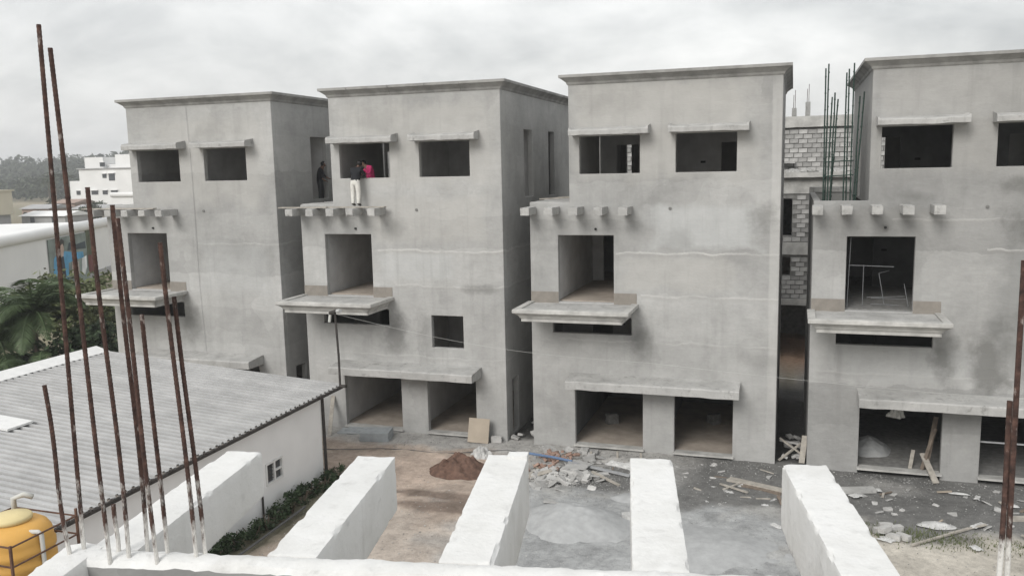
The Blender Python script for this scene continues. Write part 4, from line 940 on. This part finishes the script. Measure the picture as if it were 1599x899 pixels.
for i in range(9000):
    x, y = rr.uniform(-13.5, 7), rr.uniform(15.5, 24.8)
    if i % 3 == 0: x, y = -5.8+rr.gauss(0, 1.3), 22.6+rr.gauss(0, .8)
    elif i % 3 == 1: x, y = rr.uniform(-13.5, 7), 24.8-abs(rr.gauss(0, .9))
    if y > 24.8 or x < -12: continue
    r_ = rr.uniform(.007, .024)*(1.5 if rr.random() < .06 else 1); c = Vector((x, y, -.07-.07*sm(-1, 2, x)+.035*fb(x, y, .8, 5, 1.)+r_*.3))
    o_ = [c+Vector((rr.uniform(.6, 1.2)*dx, rr.uniform(.6, 1.2)*dy, rr.uniform(.5, .9)*dz_))*r_ for dx, dy, dz_ in ((1, 0, 0), (0, 1, 0), (-1, 0, 0), (0, -1, 0), (0, 0, 1))]
    gv_.cur = rr.choice((0, 1, 1, 2, 2, 2)); gv_.add(o_, [(0, 1, 4), (1, 2, 4), (2, 3, 4), (3, 0, 4)])
tag(gv_.build('gravel', ['block', 'mortar', 'rough_concrete']), 'loose grit and small stones strewn over the yard', 'gravel', kind='stuff')
bk = [MB().rough(-.095, .095, -.045, .045, -.035, .035, .045, .008, k, 9, .015).mesh('broken_brick', 'brick') for k in range(4)]
for i in range(34):
    x, y = (-6.45+rr.gauss(0, .28), 23.7+rr.gauss(0, .2)) if i < 26 else (-6.5+rr.gauss(0, .3), 22.5+rr.gauss(0, .25))
    o = bpy.data.objects.new('broken_brick', rr.choice(bk)); col.objects.link(o); o.location = Vector((x, y, -.04+rr.uniform(0, .1)))*S; o.rotation_euler = (rr.uniform(-.6, .6), rr.uniform(-.6, .6), rr.uniform(0, 6.3))
    tag(o, 'orange broken brick among the rubble before the third house', 'brick', 'broken orange bricks in the rubble')
lean('timber_plank', 'wood', 'short plank jutting from the rubble beside the middle beam', 'plank', (-6.95, 21.85, -.04), (-6.3, 22.2, .10), .20, .03)
lean('brick_strip', 'brick', 'thin reddish batten propped in the rubble', 'batten', (-6.55, 22.35, .0), (-6.30, 22.95, .12), .06, .05)
tag(MB().tube([(-7.3, 23.35, .12), (-6.5, 23.1, .16), (-5.9, 22.98, .13)], .04, 8).build('plastic_pipe', 'blue'), 'blue plastic pipe on top of the rubble', 'pipe')
lean('steel_channel', 'steel', 'long dull metal channel reaching right from the blue pipe', 'metal channel', (-6.0, 22.95, .12), (-4.15, 22.6, .0), .09, .05)
lean('steel_channel', 'wood', 'shorter pale batten below the metal channel', 'batten', (-5.2, 22.5, .06), (-4.3, 21.92, -.04), .07, .05)
lean('plaster_board', 'chajja', 'flat pale board lying on the rubble under the channel', 'board', (-6.0, 22.6, .12), (-5.35, 22.55, .14), .36, .03)
lean('plaster_board', 'chajja', 'tilted grey board at the top of the rubble', 'board', (-5.95, 23.1, .10), (-5.3, 22.85, .12), .22, .03)
for i, (x, y, h_) in enumerate(((-5.58, 24.05, .2), (-4.80, 24.15, .24), (-4.12, 24.3, .2))):
    t = thing('timber_prop', ('short pale prop on a block left of the third house garage', 'thin pale prop under the middle of the garage threshold', 'pale prop under the right end of the garage threshold')[i], 'prop', (x, y, -.1))
    MB().box(-.03, .03, -.03, .03, 0 if i else .12, h_).build('post', 'wood', t)
    if i == 0: MB().rough(-.11, .11, -.09, .09, 0, .14, .06, .01, 2, 6, .01).build('footing', 'block', t)
tag(MB().rough(-.12, .12, -.09, .09, 0, .16, .05, .01, 8, 6, .02).build('plaster_lump', 'plastic', loc=(-3.72, 19.85, -.08), rotz=.3), 'white plaster lump on the sand beside the fourth beam', 'lump')
lean('timber_plank', 'wood', 'long weathered plank left of the rightmost beam', 'plank', (-1.5, 23.2, -.05), (.05, 22.55, -.02), .26, .06, roll=0)
lean('timber_plank', 'wood_dark', 'narrow dark plank under the long weathered plank', 'plank', (-1.2, 22.85, -.06), (-.1, 22.45, -.05), .12, .06)
lean('timber_plank', 'chajja', 'pale plank lying right of the rightmost beam tip', 'plank', (1.25, 23.2, -.10), (2.25, 23.5, -.09), .28, .09)
lean('timber_batten', 'wood', 'thin crossed batten among scraps right of the fourth beam', 'batten', (-1.7, 22.75, -.04), (-.95, 22.25, -.02), .05, .04)
lean('timber_batten', 'wood', 'second thin batten lying over the scraps', 'batten', (-1.6, 22.4, -.06), (-1.2, 22.75, .02), .04, .03)
lean('timber_stick', 'wood', 'long thin stick lying on the pale soil at the right', 'stick', (2.77, 20.2, -.10), (4.13, 21.45, -.08), .06, .04)
lean('timber_plank', 'wood', 'plank end at the right edge behind the right rebar', 'plank', (5.15, 22.35, -.10), (6.6, 22.75, -.08), .2, .07)
for i in range(30):
    x, y = (rr.uniform(-7.4, -4.2), rr.uniform(22.0, 24.3)) if i < 10 else (rr.uniform(-2.6, .4), rr.uniform(21.8, 24.4)) if i < 20 else (rr.uniform(1.0, 6.2), rr.uniform(21.3, 24.1))
    a, ln = rr.uniform(0, 3.14), rr.uniform(.18, .5); dx, dy = math.cos(a)*ln/2, math.sin(a)*ln/2; z_ = -.07 if x < .5 else -.12
    o = MB().bar((x-dx, y-dy, z_), (x+dx, y+dy, z_+rr.uniform(0, .09)), rr.uniform(.03, .09), .025).build('timber_offcut', rr.choice(('wood', 'wood', 'wood_dark', 'chajja', 'board')))
    q = 0 if i < 10 else 1 if i < 20 else 2
    tag(o, ('short timber offcut lying in the rubble by the middle beam', 'short timber offcut on the mud between the fourth and rightmost beams', 'short timber offcut on the mud before the rightmost house')[q], 'offcut', ('offcuts in the rubble', 'offcuts between the right beams', 'offcuts before the rightmost house')[q])
bl_ = [MB().rough(-.16, .16, -.075, .075, 0, .13, .06, .006, k, 7, .012).mesh('concrete_block', 'block') for k in range(3)]
for i, (x, y, z_, a) in enumerate(((2.15, 20.75, -.12, .3), (2.4, 20.45, -.12, -.4), (2.22, 20.5, .02, .9), (2.62, 20.5, -.12, -.7), (2.3, 21.05, -.12, .1), (2.5, 20.95, -.12, .5))):
    o = bpy.data.objects.new('concrete_block', bl_[i % 3]); col.objects.link(o); o.location = Vector((x, y, z_))*S; o.rotation_euler.z = a
    tag(o, 'pale concrete block in the small tumble right of the rightmost beam', 'block', 'tumbled pale blocks')
# timber, cloth and scaffold tubes in the rightmost house
lb = ('broad pale board sliding out of the garage beside the pier', 'brown plank leaning on the inner side of the pier', 'dark plank behind the brown one', 'short pale plank at the left of the leaning timber')
for i, (f_, t_, w_, m1) in enumerate((((3.86, 24.42, -.1), (3.62, 25.3, .42), .16, 'wood'), ((3.58, 25.05, .04), (3.92, 25.35, 1.15), .10, 'wood_dark'), ((3.70, 25.2, .04), (3.95, 25.5, 1.45), .12, 'wood_dark'), ((3.28, 25.05, .04), (3.42, 25.6, .4), .10, 'wood'))):
    lean('timber_plank', m1, lb[i], 'plank', f_, t_, w_, .04)
ht = crumple('hanging_cloth', 'white_cloth', 'pale cloth bundle hanging inside the garage of the rightmost house', 'cloth', 2.95, 25.7, .2, .16, .3, 31, None, 1.32)
tag(MB().bar((4.97, 25.1, .95), (6.7, 25.1, .95), .04, .04).build('barrier_rail', 'steel'), 'thin rail across the right garage of the rightmost house', 'rail')
sf = thing('scaffold', 'pale scaffold tubes standing inside the balcony door of the rightmost house', 'scaffold', (.55, D, 4.53))
for a, b in (((.95, .28, .0), (1.0, .28, 1.95)), ((.98, .3, 1.18), (2.12, .32, 1.15)), ((1.38, .7, .0), (1.38, .7, 1.15)), ((1.8, .9, .9), (1.95, .8, .05)), ((1.8, .9, .9), (2.1, 1.3, .92)), ((2.45, .8, .62), (2.55, .6, .02)), ((1.6, .7, .22), (2.5, .75, .2)), ((1.6, .7, .05), (2.3, .5, .06)), ((1.5, .9, .2), (2.5, 1.0, .24))):
    MB().tube([a, b], .011, 7).build('tube', 'dull_tube', sf)
# planks lying on the rafter stubs
for i, (x0, x1, y, z_, lb_) in enumerate(((-16.15, -14.35, 24.42, 7.415, 'thin plank reaching left of the second house over its rafter stubs'), (-15.2, -12.35, 24.55, 7.415, 'plank on the rafter stubs carrying the worker in white trousers'), (-24.35, -21.2, 24.42, 7.415, 'long plank on the rafter stubs of the leftmost house'))):
    tag(MB().rough(x0, x1, y-.1, y+.1, z_, z_+.035, .12, .006, i, 4).build('scaffold_plank', 'wood'), lb_, 'plank')
for i, (x, y, z_) in enumerate(((-7.2, 26.4, 7.55), (-6.9, 27.6, 7.55))):
    tag(MB().bar((x-.5, y-.2, z_+.02), (x+.45, y+.35, z_+.05), .1, .04).build('timber_plank', 'wood'), ('plank lying on the terrace slab of the third house', 'farther plank on the terrace slab of the third house')[i], 'plank')
# debris in the passage between the third and rightmost houses
ll = ('bent branch-like timber in the dark passage', 'crossed timber in the dark passage', 'pale board standing against the right wall of the passage', 'low timber across the dark passage')
for i, (a, b, w_, m1) in enumerate((((-.22, 25.1, -.05), (.4, 25.6, .35), .07, 'wood'), ((-.2, 25.5, .5), (.45, 25.3, .1), .06, 'wood'), ((.42, 25.0, -.05), (.5, 25.5, .62), .16, 'wood'), ((-.2, 25.9, .3), (.45, 25.7, .28), .06, 'chajja'))):
    lean('passage_timber', m1, ll[i], 'timber', a, b, w_, .04)
for i in range(14):
    o = bpy.data.objects.new('rubble_chunk', rr.choice(ck)); col.objects.link(o); x0_ = -.25 if i < 8 else -8.4
    o.location = Vector((x0_+rr.uniform(.1, .65), rr.uniform(25, 27.5), .0))*S; o.rotation_euler = (rr.uniform(-.5, .5), rr.uniform(-.5, .5), rr.uniform(0, 6)); o.scale = (.8, .8, .8)
    tag(o, 'grey rubble lump in the narrow passage between two houses', 'rubble', 'rubble in the passages')

# ------------------------------------------------------------------ people
def person(name, label, loc, rotz, J, zone, hair=(0, 0, 0), mats=('skin', 'black_cloth', 'white_cloth', 'shoe'), group=None, size=1.0):
    """one skinned body; J: joint -> (x, y, z, radius); metres, facing +Y"""
    base = {'pelvis': (0, 0, .93, .15), 'waist': (0, .01, 1.06, .15), 'chest': (0, .04, 1.28, .175), 'neck': (0, .06, 1.45, .055), 'skull': (0, .08, 1.56, .086), 'crown': (0, .085, 1.66, .075), 'nose': (0, .185, 1.555, .016)}
    for s_, n_ in ((-1, 'l'), (1, 'r')):
        base.update({n_+'_hip': (s_*.095, 0, .86, .118), n_+'_knee': (s_*.12, .02, .49, .088), n_+'_ankle': (s_*.12, -.02, .10, .066), n_+'_toe': (s_*.12, .14, .038, .036),
                     n_+'_shoulder': (s_*.19, .04, 1.36, .066), n_+'_elbow': (s_*.25, .03, 1.09, .045), n_+'_wrist': (s_*.26, .10, .86, .030), n_+'_palm': (s_*.26, .13, .79, .034)})
    base.update(J); nm = list(base); E_ = [('pelvis', 'waist'), ('waist', 'chest'), ('chest', 'neck'), ('neck', 'skull'), ('skull', 'crown'), ('skull', 'nose')]
    for n_ in 'lr': E_ += [('pelvis', n_+'_hip'), (n_+'_hip', n_+'_knee'), (n_+'_knee', n_+'_ankle'), (n_+'_ankle', n_+'_toe'), ('chest', n_+'_shoulder'), (n_+'_shoulder', n_+'_elbow'), (n_+'_elbow', n_+'_wrist'), (n_+'_wrist', n_+'_palm')]
    vs = [base[k][:3] for k in nm]; rad = [base[k][3] for k in nm]; es = [(nm.index(a), nm.index(b)) for a, b in E_]
    for n_ in 'lr':
        p, w_ = Vector(base[n_+'_palm'][:3]), Vector(base[n_+'_wrist'][:3]); d = (p-w_).normalized(); sdv = d.cross(Vector((0, 1, .3))).normalized(); pi = nm.index(n_+'_palm')
        for k, (off, ln) in enumerate(((-.024, .068), (-.008, .078), (.008, .074), (.024, .058))):
            q1 = p+d*.035+sdv*off; q2 = q1+d*ln*.55; q3 = q2+(d*.7+Vector((0, .5, -.3))).normalized()*ln*.5
            o = len(vs); vs += [tuple(q1), tuple(q2), tuple(q3)]; rad += [.0105, .0095, .008]; es += [(pi, o), (o, o+1), (o+1, o+2)]
        q1 = w_+d*.035+sdv*-.032; q2 = q1+(d+sdv*-.6).normalized()*.045; o = len(vs); vs += [tuple(q1), tuple(q2)]; rad += [.012, .010]; es += [(nm.index(n_+'_wrist'), o), (o, o+1)]
    me = bpy.data.meshes.new('tmp'); me.from_pydata(vs, es, []); ob = bpy.data.objects.new('tmp', me); col.objects.link(ob)
    sk = ob.modifiers.new('skin', 'SKIN'); ob.modifiers.new('sub', 'SUBSURF').levels = 2
    for i, sv in enumerate(me.skin_vertices[0].data): sv.radius = (rad[i], rad[i]); sv.use_root = (i == 0)
    bpy.context.view_layer.update()
    bm_ = bpy.data.meshes.new_from_object(ob.evaluated_get(bpy.context.evaluated_depsgraph_get()))
    bpy.data.objects.remove(ob); bm_.name = 'body'
    t = thing(name, label, 'person', loc, rotz, group); t.scale = (size, size, size)
    for mm in mats: bm_.materials.append(M[mm])
    hc = Vector(base['skull'][:3]); zn = {}
    for pl in bm_.polygons: pl.material_index = zone(Vector(pl.center), base); pl.use_smooth = True
    o = bpy.data.objects.new('body', bm_); col.objects.link(o); o.parent = t
    hm_ = bmesh.new(); bmesh.ops.create_icosphere(hm_, subdivisions=3, radius=.108)
    for v in hm_.verts:
        v.co *= 1+.05*mnoise.noise(v.co*40); v.co.z *= 1.12
    bmesh.ops.delete(hm_, geom=[v for v in hm_.verts if v.co.y > .045 and v.co.z < .055 or v.co.z < -.07], context='VERTS')
    h_ = bpy.data.meshes.new('hair'); hm_.to_mesh(h_); hm_.free(); h_.materials.append(M['hair']); ho = bpy.data.objects.new('hair', h_); col.objects.link(ho); ho.parent = t
    ho.location = (Vector(base['skull'][:3])+Vector(base['crown'][:3]))/2+Vector((0, -.012, .0)); ho.rotation_euler = hair
    return t
def near_joint(c, b, keys): return min((c-Vector(b[k][:3])).length for k in keys)
def zone_a(c, b):
    if c.z < .115: return 3
    if near_joint(c, b, ('l_palm', 'r_palm', 'l_wrist', 'r_wrist')) < .10: return 0
    if near_joint(c, b, ('skull', 'crown', 'neck', 'nose')) < .115: return 0
    if c.z < .95: return 2
    return 1
person('person', 'person in black top and white trousers leaning into the window from the plank', (-13.36, 24.52, 7.452), R(-6),
       {'waist': (0, .05, 1.07, .155), 'chest': (-.01, .14, 1.26, .18), 'neck': (.01, .22, 1.41, .055), 'skull': (.03, .27, 1.51, .086), 'crown': (.05, .30, 1.60, .075), 'nose': (.03, .37, 1.48, .016),
        'l_shoulder': (-.21, .13, 1.34, .082), 'r_shoulder': (.20, .13, 1.34, .082), 'l_elbow': (-.27, .22, 1.10, .048), 'r_elbow': (.25, .26, 1.12, .048), 'l_wrist': (-.16, .38, 1.12, .03), 'r_wrist': (.15, .42, 1.14, .03), 'l_palm': (-.12, .44, 1.13, .034), 'r_palm': (.12, .48, 1.15, .034)}, zone_a, (.3, .15, 0), size=1.06)
person('person', 'person in a bright pink top inside the window beside the black top', (-13.22, 25.36, 7.53), R(150),
       {'chest': (.03, .10, 1.24, .20), 'neck': (.10, .16, 1.40, .055), 'skull': (.15, .21, 1.49, .086), 'crown': (.18, .25, 1.57, .075), 'nose': (.17, .30, 1.45, .016),
        'l_shoulder': (-.16, .10, 1.37, .07), 'r_shoulder': (.20, .10, 1.30, .07), 'l_elbow': (-.26, .22, 1.15, .05), 'r_elbow': (.26, .25, 1.08, .05), 'l_wrist': (-.14, .40, 1.10, .03), 'r_wrist': (.16, .42, 1.08, .03), 'l_palm': (-.1, .46, 1.11, .034), 'r_palm': (.12, .48, 1.09, .034)}, zone_a, (.3, .2, 0), ('skin', 'pink_cloth', 'grey_cloth', 'shoe'), size=1.03)
person('person', 'person in dark clothes standing in the tall side opening of the leftmost house', (-16.68, 27.95, 7.42), R(-70),
       {'chest': (0, .06, 1.28, .15), 'neck': (0, .11, 1.44, .055), 'skull': (0, .16, 1.53, .086), 'crown': (0, .19, 1.62, .075), 'nose': (0, .265, 1.50, .016), 'l_elbow': (-.24, .12, 1.12, .046), 'l_wrist': (-.20, .30, 1.0, .03), 'l_palm': (-.19, .36, .98, .034), 'r_elbow': (.25, .05, 1.1, .046), 'r_wrist': (.23, .20, .93, .03), 'r_palm': (.22, .26, .9, .034),
        'l_knee': (-.1, .07, .49, .066), 'l_ankle': (-.1, .06, .10, .044), 'l_toe': (-.11, .22, .038, .036)}, zone_a, (.25, 0, 0), ('skin', 'black_cloth', 'grey_cloth', 'shoe'), size=1.1)

# ------------------------------------------------------------------ humid air
hz = MB().box(-1700, 1400, -80, 2800, -4, 32).build('haze', [])
hzm = bpy.data.materials.new('humid_air'); hzm.use_nodes = True; t_ = hzm.node_tree; t_.nodes.clear()
vo = t_.nodes.new('ShaderNodeVolumePrincipled'); vo.inputs['Color'].default_value = (.93, .95, .97, 1); vo.inputs['Density'].default_value = .00065; vo.inputs['Anisotropy'].default_value = .1
mo = t_.nodes.new('ShaderNodeOutputMaterial'); t_.links.new(vo.outputs[0], mo.inputs['Volume']); hz.data.materials.append(hzm)
tag(hz, 'thin pale humid air over the whole site', 'haze', kind='stuff')
